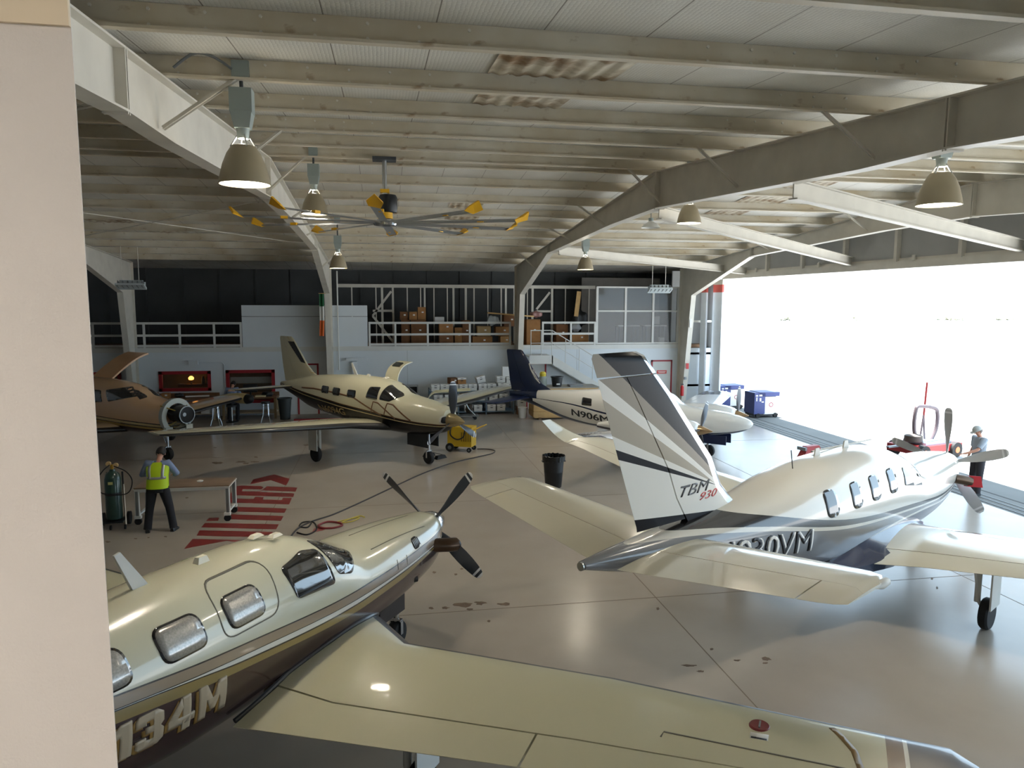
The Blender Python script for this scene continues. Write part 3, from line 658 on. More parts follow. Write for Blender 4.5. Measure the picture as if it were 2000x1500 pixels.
def pa46(pose, label, cab, fus, wingm, finm, tips, reg, boots, spin, hubz=1.5, door=None, four=True, sc=1.0, prop_off=.785, nb=4):
    root = thing('airplane', label, 'airplane', (pose[0], pose[1], 0), pose[2], sc=sc)
    xw = cab; d = xw+2.7
    secs = [(-.36, 1.70, 1.28, .24), (-.5, 1.76, 1.06, .33), (-.8, 1.80, .96, .42), (-1.3+d*.3, 1.86, .90, .50), (-1.9+d*.6, 1.91, .86, .57), (xw, 1.97, .83, .625), (xw-.45, 2.17, .82, .65), (xw-.85, 2.31, .82, .665),
            (xw-1.5, 2.38, .82, .67), (xw-2.5, 2.39, .84, .67), (xw-3.3+.2*d, 2.35, .94, .62), (-6.8, 2.22, 1.12, .50), (-7.6, 2.08, 1.33, .36), (-8.4, 1.93, 1.52, .2), (-8.95, 1.84, 1.64, .07)]
    f, bvh = fuselage('fuselage', secs, fus, root)
    # glazing
    dark = GLASSD
    for sd in 'RL':
        drape([(xw-.72, 2.18), (xw-.98, 2.24), (xw-1.40, 2.20), (xw-1.33, 1.88), (xw-.70, 1.82)] if cab < -2.3 else [(xw-.82, 2.17), (xw-1.25, 2.15), (xw-1.31, 1.82), (xw-.78, 1.80)], bvh, 'cockpit_side_window', dark, root, sd, r=.06)
        drape(([(xw-.05, 1.93), (xw-.50, 2.17), (xw-.70, 2.245), (xw-.60, 1.88), (xw-.35, 1.80)] if cab < -2.3 else [(xw-.02, 1.95), (xw-.42, 2.14), (xw-.66, 2.24), (xw-.70, 1.82), (xw-.30, 1.79)]), bvh, 'windshield', dark, root, sd, r=.05, step=.04)
        w0 = [-4.70, -5.41, -6.12] if cab < -2.3 else [-4.03, -4.83, -5.5]
        for wx in w0:
            if cab > -2.3: drape([(wx-.2, 2.0), (wx+.22, 2.0), (wx+.22, 1.77), (wx-.2, 1.77)], bvh, 'cabin_window', dark, root, sd, r=.07)
            else:
                rim = drape([(wx-.235, 2.205), (wx+.225, 2.205), (wx+.245, 1.915), (wx-.21, 1.915)], bvh, 'cabin_window', dark, root, sd, r=.1, off=.005)
                drape([(wx-.215, 2.19), (wx+.205, 2.19), (wx+.225, 1.93), (wx-.19, 1.93)], bvh, 'window_shade', SHADEG, rim, sd, r=.09, off=.009)
    # wing
    ws = [(.25, -2.25, 2.75, .97, .13), (.55, -2.45, 2.48, 1.0, .14), (1.35, -3.03, 1.84, 1.07, .15), (3.7, -3.13, 1.52, 1.25, .14), (6.05, -3.40, 1.06, 1.43, .12), (6.45, -3.44, .98, 1.46, .11), (6.62, -3.62, .70, 1.47, .07)]
    for s in (1, -1):
        w, wb = surface('wing', ws, s, [wingm, boots], root, f1=.745, boot=.075)
        surface('flap', ws, s, [wingm], root, f0=.755, y0=.62, y1=3.35); surface('aileron', ws, s, [wingm], root, f0=.755, y0=3.37, y1=5.85); surface('wing_tip', ws, s, [wingm], root, f0=.747, y0=5.87, y1=6.62)
        if s < 0: rw = wb
        gear(root, -3.95, 1.87*s, .98, .23, WHITE)
    surface('tailplane', [(.1, -7.75, 1.0, 1.75, .1), (2.05, -8.02, .68, 1.77, .1), (2.22, -8.15, .5, 1.77, .06)], 1, [wingm, boots], root, f1=.64, boot=.08); surface('tailplane', [(.1, -7.75, 1.0, 1.75, .1), (2.05, -8.02, .68, 1.77, .1), (2.22, -8.15, .5, 1.77, .06)], -1, [wingm, boots], root, f1=.64, boot=.08)
    for s in (1, -1): surface('elevator', [(.1, -7.75, 1.0, 1.75, .1), (2.05, -8.02, .68, 1.77, .1), (2.22, -8.15, .5, 1.77, .06)], s, [wingm], root, f0=.65)
    fs = [(1.75, -6.15, 2.55, 0, .05), (2.1, -6.45, 2.3, 0, .05), (2.3, -6.95, 1.85, 0, .07), (2.55, -7.3, 1.55, 0, .08), (3.40, -8.12, .86, 0, .09), (3.47, -8.24, .7, 0, .05)]
    fn, fb = surface('fin', fs, 1, [finm, boots], root, f1=.62, vert=True); surface('rudder', fs, 1, [finm], root, f0=.63, vert=True, y0=1.9, y1=3.47)
    # nose
    sp = MB().lathe([(.02, .16), (.06, .13), (.13, .0), (.19, -.14), (.215, -.26), (.215, -.30)] if four else [(.01, .28), (.06, .2), (.13, .05), (.18, -.12), (.2, -.28)], (-.06, 0, hubz), 'X', 28).build('spinner', spin, root)
    for k in range(nb): blade(root, (-.25, 0, hubz), 1.1, prop_off+k*2*PI/nb, [PROPM, PROPT], .2 if four else .25)
    if four:
        for s in (-1, 1):
            e = MB(); pts = smooth_path([(-.90, s*.36, 1.42), (-.78, s*.47, 1.40), (-.68, s*.55, 1.385), (-.58, s*.60, 1.37)], 5)
            e.tube(pts, [.10]*len(pts), 14); e = e.build('exhaust_stack', M('burnt_steel', (86, 70, 58), .3, .9), root)
            MB().lathe([(.088, -.60), (.088, -.566)], (0, s*.60, 1.37), 'X').build('stack_mouth', BLACK, e)
        drape(rpoly([(-1.56, 1.58), (-1.38, 1.58), (-1.38, 1.72), (-1.56, 1.72)], .09), bvh, 'cowl_vent', BLACK, root, 'R', r=0)
        for k in range(5): drape_line([(-1.53+k*.04, 1.60), (-1.535+k*.04, 1.70)], .014, bvh, 'vent_slat', ALU, root, 'R', off=.011)
    else:
        for s in (-1, 1):
            inl = lambda u, v: ((1.5, u, v), (-1, 0, 0))
            r1 = drape([(s*.13, 1.30), (s*.32, 1.32), (s*.30, 1.52), (s*.15, 1.56)], bvh, 'cowl_inlet_lip', WHITE, root, inl, r=.07, off=.012, step=.05)
            drape([(s*.15, 1.325), (s*.29, 1.335), (s*.275, 1.50), (s*.165, 1.53)], bvh, 'cowl_inlet', BLACK, r1, inl, r=.06, off=.018, step=.05)
    gear(root, -1.25, 0, .9, .19, WHITE, door=False, nose=True)
    ndx = .55
    for s in (-1, 1): MB().bx((-1.95, s*.2-.01, .62 if four else .52), (-1.35 if four else -1.05, s*.2+.01, .93)).build('nose_gear_door', M('gear_door_dark', (36, 28, 28), .4) if four else BLACK, root)
    # aerials on the roof
    ax = xw-2.55
    MB().add([(ax-.30, -.012, 2.74), (ax-.24, -.012, 2.755), (ax+.02, -.02, 2.37), (ax-.14, -.02, 2.37), (ax-.30, .012, 2.74), (ax-.24, .012, 2.755), (ax+.02, .02, 2.37), (ax-.14, .02, 2.37)],
             [(0, 1, 2, 3), (7, 6, 5, 4), (0, 4, 5, 1), (1, 5, 6, 2), (3, 2, 6, 7), (0, 3, 7, 4)]).build('blade_antenna', WHITE, root)
    for i, (x, y) in enumerate(((xw-1.95, -.02), (xw-1.15, .05), (xw-1.05, -.12))): MB().box((x, y, 2.40), (.16, .09, .09 if i == 0 else .03), tap=.6).build('roof_antenna', M('antenna_cream', (226, 222, 204), .4), root)
    return root, bvh, rw, fb, f

CREAM = (200, 197, 174); BROWN = (62, 44, 42)
# --- foreground aircraft, cream over brown
L0 = [(-9, 2.17), (-6.1, 1.90), (-4.8, 1.76), (-3.0, 1.60), (-1.44, 1.565), (-.3, 1.56)]
sh = lambda L, dz, k=0: [(x, z-dz-k*(x+6.1)) for x, z in L]
fusA = paint('cream_brown_paint', CREAM, [(L0, (40, 32, 30)), (sh(L0, .014), (150, 132, 112)), (sh(L0, .104), (40, 32, 30)), ([(x, z-.112) for x, z in L0], (214, 212, 204)),
        ([(-9, 2.04), (-6.1, 1.785), (-5.4, 1.70), (-4.8, 1.605), (-3.0, 1.44), (-1.44, 1.43), (-.3, 1.44)], (40, 32, 30)), ([(-9, 2.03), (-6.1, 1.775), (-5.4, 1.69), (-4.8, 1.59), (-3.0, 1.425), (-1.44, 1.415), (-.3, 1.43)], (142, 122, 76)),
        ([(-9, 1.94), (-6.1, 1.68), (-4.8, 1.52), (-3.0, 1.345), (-2.0, 1.34), (-1.44, 1.37), (-.3, 1.42)], BROWN)])
wingA = paint('cream_wing', (192, 188, 160), [([(-6, -5.98), (-2, -6.02)], (120, 92, 60)), ([(-6, -6.10), (-2, -6.14)], (222, 218, 206)), ([(-6, -6.13), (-2, -6.17)], (84, 74, 70))], axes=('X', 'Y'), rough=.3)
A1, bv1, rw1, fb1, fu1 = pa46((.82, 11.04, .98), 'cream and brown single-engine turboprop in the foreground, nose right, filling the lower left', -2.7, fusA, wingA, fusA, None, None, M('boot_blue_black', (44, 46, 54), .35, coat=.4), CHROME, prop_off=PI/4+.1)
GOLD = M('gold_shadow', (150, 116, 62), .4); TANL = M('tan_letter', (176, 160, 136), .35)
GLY = {'1': [[(0, .6), (0, .78), (.22, 1), (.5, 1), (.5, 0), (.2, 0), (.2, .68)]],
       '3': [[(0, .68), (0, .9), (.1, 1), (.56, 1), (.7, .88), (.7, .62), (.62, .52), (.7, .42), (.7, .12), (.56, 0), (.1, 0), (0, .1), (0, .32), (.26, .32), (.26, .22), (.44, .22), (.44, .42), (.24, .42), (.24, .60), (.44, .60), (.44, .78), (.26, .78), (.26, .68)]],
       '4': [[(.40, 1), (0, .44), (0, .2), (.80, .2), (.80, .42), (.27, .42), (.44, .70)], [(.42, 1), (.68, 1), (.68, 0), (.42, 0)]],
       'M': [[(0, 0), (0, 1), (.3, 1), (.5, .52), (.7, 1), (1, 1), (1, 0), (.74, 0), (.74, .56), (.58, .18), (.42, .18), (.26, .56), (.26, 0)]]}
def block_text(s, u0, v0, h, bvh, name, mat, parent, slope, off, shear=.0, adv=None):
    bm = bmesh.new(); x = u0
    for ch in s:
        w = adv[ch]*h
        for poly in GLY[ch]:
            P = [(x+a*w/max(p[0] for q in GLY[ch] for p in q)*.86+shear*b*h, v0+b*h+slope*(x+a*w-u0)) for a, b in poly]
            bm.faces.new([bm.verts.new((p[0], p[1], 0)) for p in P])
        x += w
    return drape_mesh(bm, bvh, 'R', off, .045, name, mat, parent)
ADV = {'1': .66, '3': .95, '4': 1.0, 'M': 1.2}
block_text('134M', -6.145, 1.335, .30, bv1, 'registration_shadow', GOLD, A1, -.075, .006, 0, ADV)
block_text('134M', -6.115, 1.350, .30, bv1, 'registration_letters', TANL, A1, -.075, .012, 0, ADV)
drape_line(rpoly([(-4.22, 2.33), (-4.98, 2.33), (-5.00, 1.87), (-4.30, 1.86)], .14, 6), .012, bv1, 'hatch_outline', PANELN, A1, 'R', closed=True, off=.004)
def root_line(fus_b, wing_b, x):
    best = None
    for k in range(60):
        y = -.32-.008*k; h = wing_b.ray_cast(Vector((x, y, 3)), Vector((0, 0, -1)))[0]
        if h is None: continue
        q = fus_b.ray_cast(Vector((x, -4, h.z)), Vector((0, 1, 0)))[0]
        if q is not None and (best is None or abs(q.y-y) < best[0]): best = (abs(q.y-y), (x, y-.01, h.z+.01))
    return best[1] if best else None
_rp = [p for p in (root_line(bv1, rw1, x) for x in np.linspace(-2.45, -4.3, 12)) if p]
_e = _rp[-1]; _rp += [(-4.6, _e[1]+.02, _e[2]-.07), (-4.82, _e[1]+.05, _e[2]-.12)]
MB().tube(smooth_path([(-2.30, _rp[0][1]+.12, _rp[0][2]-.10)]+_rp, 4), .026, 8).build('wing_root_seal', BOOT, A1)
CZ = rw1.ray_cast(Vector((-3.67, -5.08, 8)), Vector((0, 0, -1)))[0].z
cap_ = MB().lathe([(.0, .012), (.075, .012), (.085, .0), (.085, -.02)], (-3.67, -5.08, CZ), 'Z', 24).build('fuel_cap', M('cap_red', (110, 28, 28), .4), A1); MB().box((-3.67, -5.08, CZ+.016), (.1, .014, .008)).build('cap_lever', GREYM, cap_)
pl = drape([(-3.86, -5.16), (-3.78, -5.16), (-3.78, -5.02), (-3.86, -5.02)], rw1, 'fuel_placard', PAPER, A1, 'T', r=0, off=.003); drape_line([(-3.85, -5.15), (-3.85, -5.03)], .016, rw1, 'placard_text', BLACK, pl, 'T', off=.007)
drape_line([(-4.05, -4.35), (-3.98, -4.36), (-4.03, -5.85), (-4.2, -5.86)], .014, rw1, 'panel_outline', PANELN, A1, 'T')
drape_line([(-3.50, -5.62), (-3.6, -5.68), (-3.8, -5.78), (-4.1, -5.84)], .05, rw1, 'wing_pinstripe', M('bronze', (128, 104, 66), .35), A1, 'T')
for x, z in ((-2.05, 1.62), (-1.8, 1.60)): drape_line([(x, z), (x-.02, z-.12)], .008, bv1, 'cowl_seam', PANELN, A1)
drape_line([(-.9, 0.0), (-2.3, 0.0)], .008, bv1, 'cowl_seam', PANELN, A1, 'T'); drape_line([(-1.0, -.33), (-2.4, -.40)], .008, bv1, 'cowl_seam', PANELN, A1, 'T')
MB().cyl((-1.55, -.4, 1.15), (-1.45, -.47, 1.15), .05).build('drain_port', BLACK, A1)
MB().add([(-4.75, -4.2, 1.22), (-4.5, -4.2, 1.22), (-4.62, -4.2, 1.04), (-4.75, -4.23, 1.22), (-4.5, -4.23, 1.22), (-4.62, -4.23, 1.04)], [(0, 1, 2), (5, 4, 3), (0, 3, 4, 1), (1, 4, 5, 2), (2, 5, 3, 0)]).build('flap_track_fairing', WHITE, A1)

# --- mid-hangar aircraft N6094G, cream over black
B0 = [(-9, 1.80), (-7.13, 1.70), (-5.3, 1.57), (-2.68, 1.40), (-1.29, 1.30), (-.3, 1.27)]
fusB = paint('cream_black_paint', (206, 202, 176), [(sh(B0, -.012), (96, 66, 40)), (sh(B0, .015), (20, 19, 20)), ([(-9, 1.79), (-7.13, 1.64), (-5.3, 1.49), (-2.68, 1.33), (-1.29, 1.25), (-.3, 1.23)], (196, 176, 130)), ([(-9, 1.78), (-7.13, 1.61), (-5.3, 1.46), (-2.68, 1.30), (-1.29, 1.225), (-.3, 1.21)], (14, 13, 14))], rough=.24, coat=.15, spec=.3)
finB = paint('cream_fin_paint', (206, 202, 176), [([(-9.2, 4.10), (-7.05, 2.30)], (196, 176, 130)), ([(-9.2, 4.07), (-7.05, 2.27)], (206, 202, 176))])
wingB = paint('cream_wing_plain', (206, 200, 172), [([(-6, -9), (-2, -9)], (20, 20, 22))], axes=('X', 'Y'))
A2, bv2, rw2, fb2, fu2 = pa46((2.12, 20.55, -.89), 'cream and black single-engine airplane N6094G parked mid-hangar beside a yellow power cart', -2.0, fusB, wingB, finB, None, None, BOOT, M('spinner_tan', (170, 152, 112), .25, .5), four=False, hubz=1.40, sc=1.03, prop_off=.02, nb=3)
GOLDL = M('gold_letter', (160, 136, 84), .3, .3)
drape_text('N6094G', -6.02, 1.13, .30, bv2, 'registration_letters', GOLDL, A2, slope=.02, bold=.004, width=1.62, shear=-.12)
BRL = M('brown_stripe', (112, 76, 46), .35)
drape_line([(-7.0, 1.82), (-6.2, 1.86), (-5.4, 1.85), (-4.6, 1.83), (-3.9, 1.78), (-3.3, 1.58), (-2.6, 1.36)], .05, bv2, 'brown_pinstripe', BRL, A2, off=.003)
for x in (-2.95, -2.35): drape_line([(x-.12, 1.40), (x, 1.74), (x+.22, 1.72), (x+.95, 1.32)], .045, bv2, 'brown_chevron', BRL, A2, off=.003)
for pr in ('R', 'L'): drape([(-7.38, 2.58), (-7.62, 2.62), (-8.42, 3.30), (-8.06, 3.30)], fb2, 'fin_black_panel', BOOT, A2, pr, r=0, off=.004)
# open upper cabin door on the far side
dr = MB(); rs = []
for k in range(9):
    t = k/8; y = .50+.62*t*t; z = 2.25+.56*math.sin(t*1.45); rs.append([(-3.2, y, z), (-3.8, y, z), (-3.8, y+.03, z-.02), (-3.2, y+.03, z-.02)])
dr.rings(rs); dr = dr.build('open_door_upper', M('door_cream', (206, 202, 176), .3), A2)
MB().box((-3.5, .78, 2.72), (.34, .05, .2), rx=-1.0).build('door_window', GLASSD, dr)
pn = MB(); rs = []
for k in range(15):
    t = k/14; 
    if t < .45: a = t/.45*PI/2; x, z = -.30*math.cos(a), .02+.34*math.sin(a)
    else: x, z = (t-.45)/.55*.85, .36+.06*(t-.45)
    z *= 1.75; x *= 1.3; rs.append([(x, -.32, z), (x, .32, z), (x+.008, .32, z-.02), (x+.008, -.32, z-.02)])
cp = thing('cowl_panel', 'curved cream cowling panel resting on the far wing of N6094G', 'panel', (1.78, 24.35, 1.22), -.1)
pn.rings(rs).build('skin', M('cowl_cream', (206, 202, 170), .35), cp); MB().box((.5, -.1, .685), (.14, .1, .004)).build('paper_tag', PAPER, cp)

# --- TBM: white/silver/grey tail-on in the middle right
def tbm(pose, label, fus, wingm, finm, belly, nose=True, sc=1.0, boots=None, spin=None):
    root = thing('airplane', label, 'airplane', (pose[0], pose[1], 0), pose[2], sc=sc); boots = boots or BOOT
    secs = [(-.3, 1.86, 1.02, .40), (-.9, 1.93, .88, .50), (-1.8, 1.99, .79, .60), (-2.55, 2.05, .76, .65), (-3.1, 2.28, .75, .68), (-3.7, 2.43, .75, .69), (-4.6, 2.49, .75, .70),
            (-5.6, 2.49, .78, .70), (-6.6, 2.41, .92, .65), (-7.6, 2.27, 1.15, .53), (-8.6, 2.18, 1.40, .39), (-9.6, 2.13, 1.66, .25), (-10.4, 2.10, 1.86, .13), (-10.82, 2.07, 1.98, .06)]
    if nose: secs = [(.28, 1.72, 1.34, .20), (.18, 1.78, 1.24, .28), (0, 1.82, 1.12, .34)] + secs
    else: secs = [(-.9, 1.80, .86, .47), (-1.8, 1.91, .80, .58), (-2.35, 2.12, .77, .63), (-2.9, 2.27, .76, .66), (-3.7, 2.34, .76, .67), (-5, 2.36, .80, .67), (-6.6, 2.3, .95, .6)] + [s for s in secs if s[0] < -7]
    f, bvh = fuselage('fuselage', secs, fus, root)
    for sd in 'RL':
        for wx in ((-6.27, -5.53, -4.87, -4.2) if nose else (-5.6, -4.85)): drape([(wx-.17, 2.20), (wx+.17, 2.20), (wx+.17, 1.82), (wx-.17, 1.82)], bvh, 'cabin_window', M('cabin_pane', (44, 48, 54), .08, 0, .6) if nose else GLASSD, root, sd, r=.13)
        if not nose:
            drape([(-3.36, 2.08), (-2.62, 2.20), (-2.02, 1.96), (-3.10, 1.74)], bvh, 'cockpit_side_window', GLASSD, root, sd, r=.05); drape([(-2.46, 2.13), (-2.30, 2.09), (-1.86, 1.91), (-1.94, 1.86)], bvh, 'windshield', GLASSD, root, sd, r=.02, step=.04); drape([(-3.58, 2.06), (-3.38, 1.72), (-3.95, 1.66), (-3.94, 2.06)], bvh, 'cabin_window', GLASSD, root, sd, r=.06); continue
        drape([(-2.98, 2.05), (-3.66, 2.14), (-3.74, 1.86), (-2.86, 1.72)], bvh, 'cockpit_side_window', GLASSD, root, sd, r=.05)
        drape([(-2.62, 1.98), (-3.02, 2.17), (-3.26, 2.29), (-2.90, 2.07), (-2.78, 1.84)], bvh, 'windshield', GLASSD, root, sd, r=.03, step=.04)
    ws = [(.3, -2.85, 2.75, .93, .14), (.75, -2.98, 2.5, .97, .15), (1.5, -3.05, 2.15, 1.05, .15), (4.2, -3.30, 1.62, 1.40, .13), (5.6, -3.50, 1.30, 1.62, .12), (5.95, -3.72, 1.10, 1.68, .12), (6.15, -4.15, .72, 1.72, .11)]
    if not nose: ws = [(.3, -2.7, 2.6, .86, .14), (1.5, -2.95, 2.05, .95, .15), (4.3, -3.2, 1.5, 1.20, .13), (4.62, -3.28, 1.35, 1.23, .12), (4.8, -3.6, .9, 1.24, .08)]
    for s in (1, -1):
        ym, ye, yt_ = (4.2, 6.05, 6.15) if nose else (2.9, 4.4, 4.8)
        surface('wing', ws, s, [wingm, boots], root, f1=.745, boot=.04); surface('flap', ws, s, [wingm], root, f0=.755, y0=.8, y1=ym); surface('aileron', ws, s, [wingm], root, f0=.755, y0=ym+.02, y1=ye); surface('wing_trailing_tip', ws, s, [wingm], root, f0=.747, y0=ye+.02, y1=yt_)
        # winglet: sections turning upward
        if not nose: gear(root, -4.0, 1.9*s, .95, .22, WHITE); continue
        wl = MB(); rs = []
        for k in range(9 if nose else 2):
            t = k/8; a = min(1.2, t*2.6); y = 6.15+.12*math.sin(a)+.14*t; z = 1.72+.50*t**1.25; ch = .72-.46*t; xl = -4.15-.92*t**1.1; ring = []
            fr = [1, .8, .55, .3, .1, .02, 0, .02, .1, .3, .55, .8]
            for j, c in enumerate(fr):
                h = (1 if j < 6 else -1)*afz(c, .10)*ch; ring.append((xl-c*ch, s*(y-h*math.sin(a)), z+h*math.cos(a)))
            rs.append(ring)
        wl.rings(rs).build('winglet', wingm, root, sharp=50)
        gear(root, -4.15, 1.95*s, 1.0, .24, WHITE)
    ts = [(.08, -8.85, 1.6, 1.92, .10), (2.42, -9.28, 1.10, 2.27, .09), (2.55, -9.36, 1.0, 2.29, .08), (2.64, -9.6, .7, 2.30, .05)]
    for s in (1, -1):
        surface('tailplane', ts, s, [wingm, boots if not nose else wingm], root, f1=.56, boot=.05); surface('elevator', ts, s, [wingm], root, f0=.568, y0=.18, y1=2.2); surface('tailplane_tip', ts, s, [wingm], root, f0=.562, y0=2.215, y1=2.64)
    fs = [(2.0, -7.55, 2.30, 0, .05), (2.26, -7.9, 2.0, 0, .06), (2.5, -8.18, 1.82, 0, .08), (2.9, -8.42, 1.74, 0, .09), (3.79, -9.31, 1.21, 0, .09), (4.05, -9.60, 1.02, 0, .09)]
    hinge = .56
    fn, fb = surface('fin', fs, 1, [finm, CHROME if nose else boots], root, f1=hinge, boot=.10, vert=True)
    surface('rudder', fs, 1, [finm], root, f0=hinge+.012, vert=True, y0=2.2, y1=4.05)
    cp_, cb = surface('rudder_horn', [(4.07, -9.62, 1.01, 0, .09), (4.28, -9.84, .88, 0, .09), (4.33, -9.98, .72, 0, .05)], 1, [finm, CHROME if nose else boots], root, boot=.1, vert=True)
    if nose:
        MB().lathe([(.01, .36), (.07, .32), (.15, .16), (.2, -.02), (.22, -.1)], (.36, 0, 1.53), 'X', 28).build('spinner', spin or CHROME, root)
        for k in range(5): blade(root, (.32, 0, 1.54), 1.16, .03+k*2*PI/5, [M('tbm_blade', (172, 174, 176), .35, .2), PROPT], .24, pitch=62)
        for s in (-1, 1):
            pts = smooth_path([(-.35, s*.36, 1.38), (-.22, s*.48, 1.35), (-.1, s*.58, 1.31)], 4); MB().tube(pts, .1, 14).build('exhaust_stack', M('burnt_steel', (86, 70, 58), .3, .9), root)
    gear(root, -1.25, 0, .85, .2, WHITE, door=False, nose=True)
    return root, bvh, fb, cb
T0 = [(-10.9, 2.40), (-9.17, 2.33), (-8.0, 2.13), (-5.77, 1.70), (-3.2, 1.47), (-1.32, 1.34), (.4, 1.42)]
WHT = (202, 199, 190)
fusT = paint('white_grey_paint', WHT, [(T0, (34, 34, 38)), ([(-10.9, 2.18), (-9.17, 2.12), (-8.0, 1.98), (-5.77, 1.61), (-3.2, 1.40), (-1.32, 1.30), (.4, 1.40)], WHT), ([(-10.9, 2.14), (-9.17, 2.06), (-8.0, 1.92), (-5.77, 1.56), (-3.2, 1.365), (-1.32, 1.27), (.4, 1.39)], (116, 118, 122)),
        ([(-10.9, .2), (-7.2, .6), (-6.4, .98), (-5.4, 1.16), (-4.2, 1.27), (-3.0, 1.29), (-1.32, 1.20), (.4, 1.34)], WHT), ([(-10.9, .1), (-7.0, .55), (-6.4, .90), (-5.4, 1.10), (-4.2, 1.22), (-3.0, 1.25), (-1.32, 1.17), (.4, 1.32)], (48, 56, 78))], rough=.2, coat=.5)
ln = lambda x0, z0, x1, z1: [(-11.0, z0+(z1-z0)*(-11.0-x0)/(x1-x0)), (-7.5, z0+(z1-z0)*(-7.5-x0)/(x1-x0))]
finT = paint('silver_fin_paint', (12, 13, 17), [(ln(-10.2, 4.02, -8.27, 2.60), (150, 142, 130)), (ln(-10.45, 3.95, -8.27, 2.52), (226, 224, 218)), (ln(-10.45, 3.78, -8.30, 2.50), (172, 164, 150)), (ln(-10.4, 3.42, -8.4, 2.56), (226, 224, 218)), (ln(-10.35, 3.26, -8.5, 2.58), (40, 40, 44)), (ln(-10.35, 3.15, -8.6, 2.60), (224, 223, 218)), ([(-11, 2.47), (-7.5, 2.10)], (34, 34, 38)), ([(-11, 2.28), (-7.5, 2.0)], WHT)], rough=.25, coat=0, spec=.1)  # beige bands put the floor's reflection into the colour; the stripes are paint
wingT = paint('tbm_wing_paint', (200, 194, 174), [], rough=.2, coat=.8)
A3, bv3, fb3, cb3 = tbm((11.36, 13.0, .544), 'white and grey single-engine turboprop N930VM with tall fin, tail toward the viewer', fusT, wingT, finT, None, boots=M('polished_edge', (190, 192, 196), .15, .8))
drape_text('N930VM', -8.80, 1.58, .46, bv3, 'registration_shadow', PAPER, A3, slope=-.075, width=2.0, shear=0)
drape_text('N930VM', -8.84, 1.59, .46, bv3, 'registration_letters', M('black_letter', (26, 28, 34), .3), A3, slope=-.075, width=2.0, off=.011)
drape_text('TBM', -9.15, 2.50, .20, fb3, 'fin_lettering', M('dark_letter', (50, 50, 54), .3), A3, shear=.35, width=.62, off=.006)
drape_text('930', -8.74, 2.39, .14, fb3, 'fin_lettering', M('red_letter', (190, 60, 52), .3), A3, shear=.35, width=.40, off=.006)
fr = MB(); rs = []
for x in np.linspace(-2.75, -6.5, 18):
    t = (x+2.75)/-3.75; k = math.sin(PI*min(1, t*2.2+.12)/2)*(1 if t < .6 else max(0.03, 1-(t-.6)/.4)); yo = .62+.42*k; zw = 1.02+.12*k*math.sin(PI*min(1, t*1.35))
    rs.append([(x, -.30, .80), (x, -.55, 1.02+.26*k), (x, -.66, 1.0+.20*k), (x, -.62-.22*k, .98+.10*k), (x, -yo, zw*.97), (x, -yo+.02, .86), (x, -.4, .78)])
fr.rings(rs).build('wing_root_fairing', M('fairing_navy', (44, 52, 76), .2, coat=.6), A3, sharp=60)
MB().cyl((-6.35, -.05, 2.43), (-6.42, -.05, 2.72), .008, n=6).build('whip_antenna', BLACK, A3)
for x in (-5.4, -4.4): MB().box((x, .05, 2.53), (.2, .03, .14), tap=.6).build('roof_antenna', WHITE, A3)
MB().add([(-3.1, .16, 2.42), (-5.3, .16, 2.5), (-3.1, .2, 2.42), (-5.3, .2, 2.5), (-3.1, .16, 2.44), (-5.3, .16, 2.52), (-3.1, .2, 2.44), (-5.3, .2, 2.52)], [(0, 1, 3, 2), (4, 6, 7, 5), (0, 4, 5, 1), (2, 3, 7, 6)]).build('roof_rail', WHITE, A3)
MB().cyl((-10.85, 0, 2.02), (-10.80, 0, 2.02), .05).build('tail_light', ALU, A3)
MB().lathe([(.01, .12), (.04, .06), (.045, -.06), (.01, -.2)], (-9.5, -2.62, 2.28), 'X', 12).build('tip_fairing', WHITE, A3)
drape_line([(-9.98, 2.98), (-10.16, 3.0)], .012, BVHTree.FromPolygons([Vector(v.co) for v in A3.children[-1].data.vertices], [p.vertices[:] for p in A3.children[-1].data.polygons]), 'tab_line', PANELN, A3) if False else None
ex = MB().box((0, 0, 0), (.34, .26, .22), tap=.8).build('intake_cover', M('red_vinyl', (186, 36, 46), .5), A3); ex.location = (.02, -.60, 1.30); ex.rotation_euler = (0, .2, .5)

# --- far-left aircraft with its cowling off
fusL = paint('tan_maroon_paint', (216, 176, 136), [([(-11, 1.5), (-6, 1.32), (-3, 1.24), (-.8, 1.2)], (40, 26, 26)), ([(-11, 1.47), (-6, 1.29), (-3, 1.21), (-.8, 1.17)], (208, 188, 140)), ([(-11, 1.42), (-6, 1.2), (-3, 1.13), (-.8, 1.1)], (40, 26, 26)), ([(-11, 1.40), (-6, 1.17), (-3, 1.10), (-.8, 1.07)], (186, 160, 96)), ([(-11, 1.32), (-6, 1.09), (-3, 1.02), (-.8, 1.0)], (66, 28, 30))])  # warm lamplight put into the tan of body, wings and door
A4, bv4, fb4, cb4 = tbm((-5.55, 22.55, -.69), 'tan and maroon airplane with its engine cowling removed at far left', fusL, paint('tan_wing', (214, 186, 150), []), fusL, None, nose=False)
RING = M('firewall_ring', (176, 182, 176), .5, .2)
rg = MB(); o1 = []; 
n = 36
def fring(x, k, dz=0): return [(x, .50*k*math.cos(t), 1.40+dz+(.53*k)*math.sin(t)) for t in [2*PI*i/n for i in range(n)]]
rg.rings([fring(-.90, 1.0), fring(-.72, 1.03), fring(-.72, .74), fring(-.90, .72)], loop=True); rg.build('cowl_ring', RING, A4)
MB().rings([fring(-.93, .95), fring(-.90, .95)]).build('firewall', BLACK, A4)
en = MB().lathe([(.22, -.9), (.24, -.62), (.27, -.6), (.27, -.35), (.235, -.33), (.235, -.28), (.1, -.27)], (0, 0, 1.48), 'X', 28).build('engine_case', M('engine_dark', (34, 32, 30), .45, .5), A4)
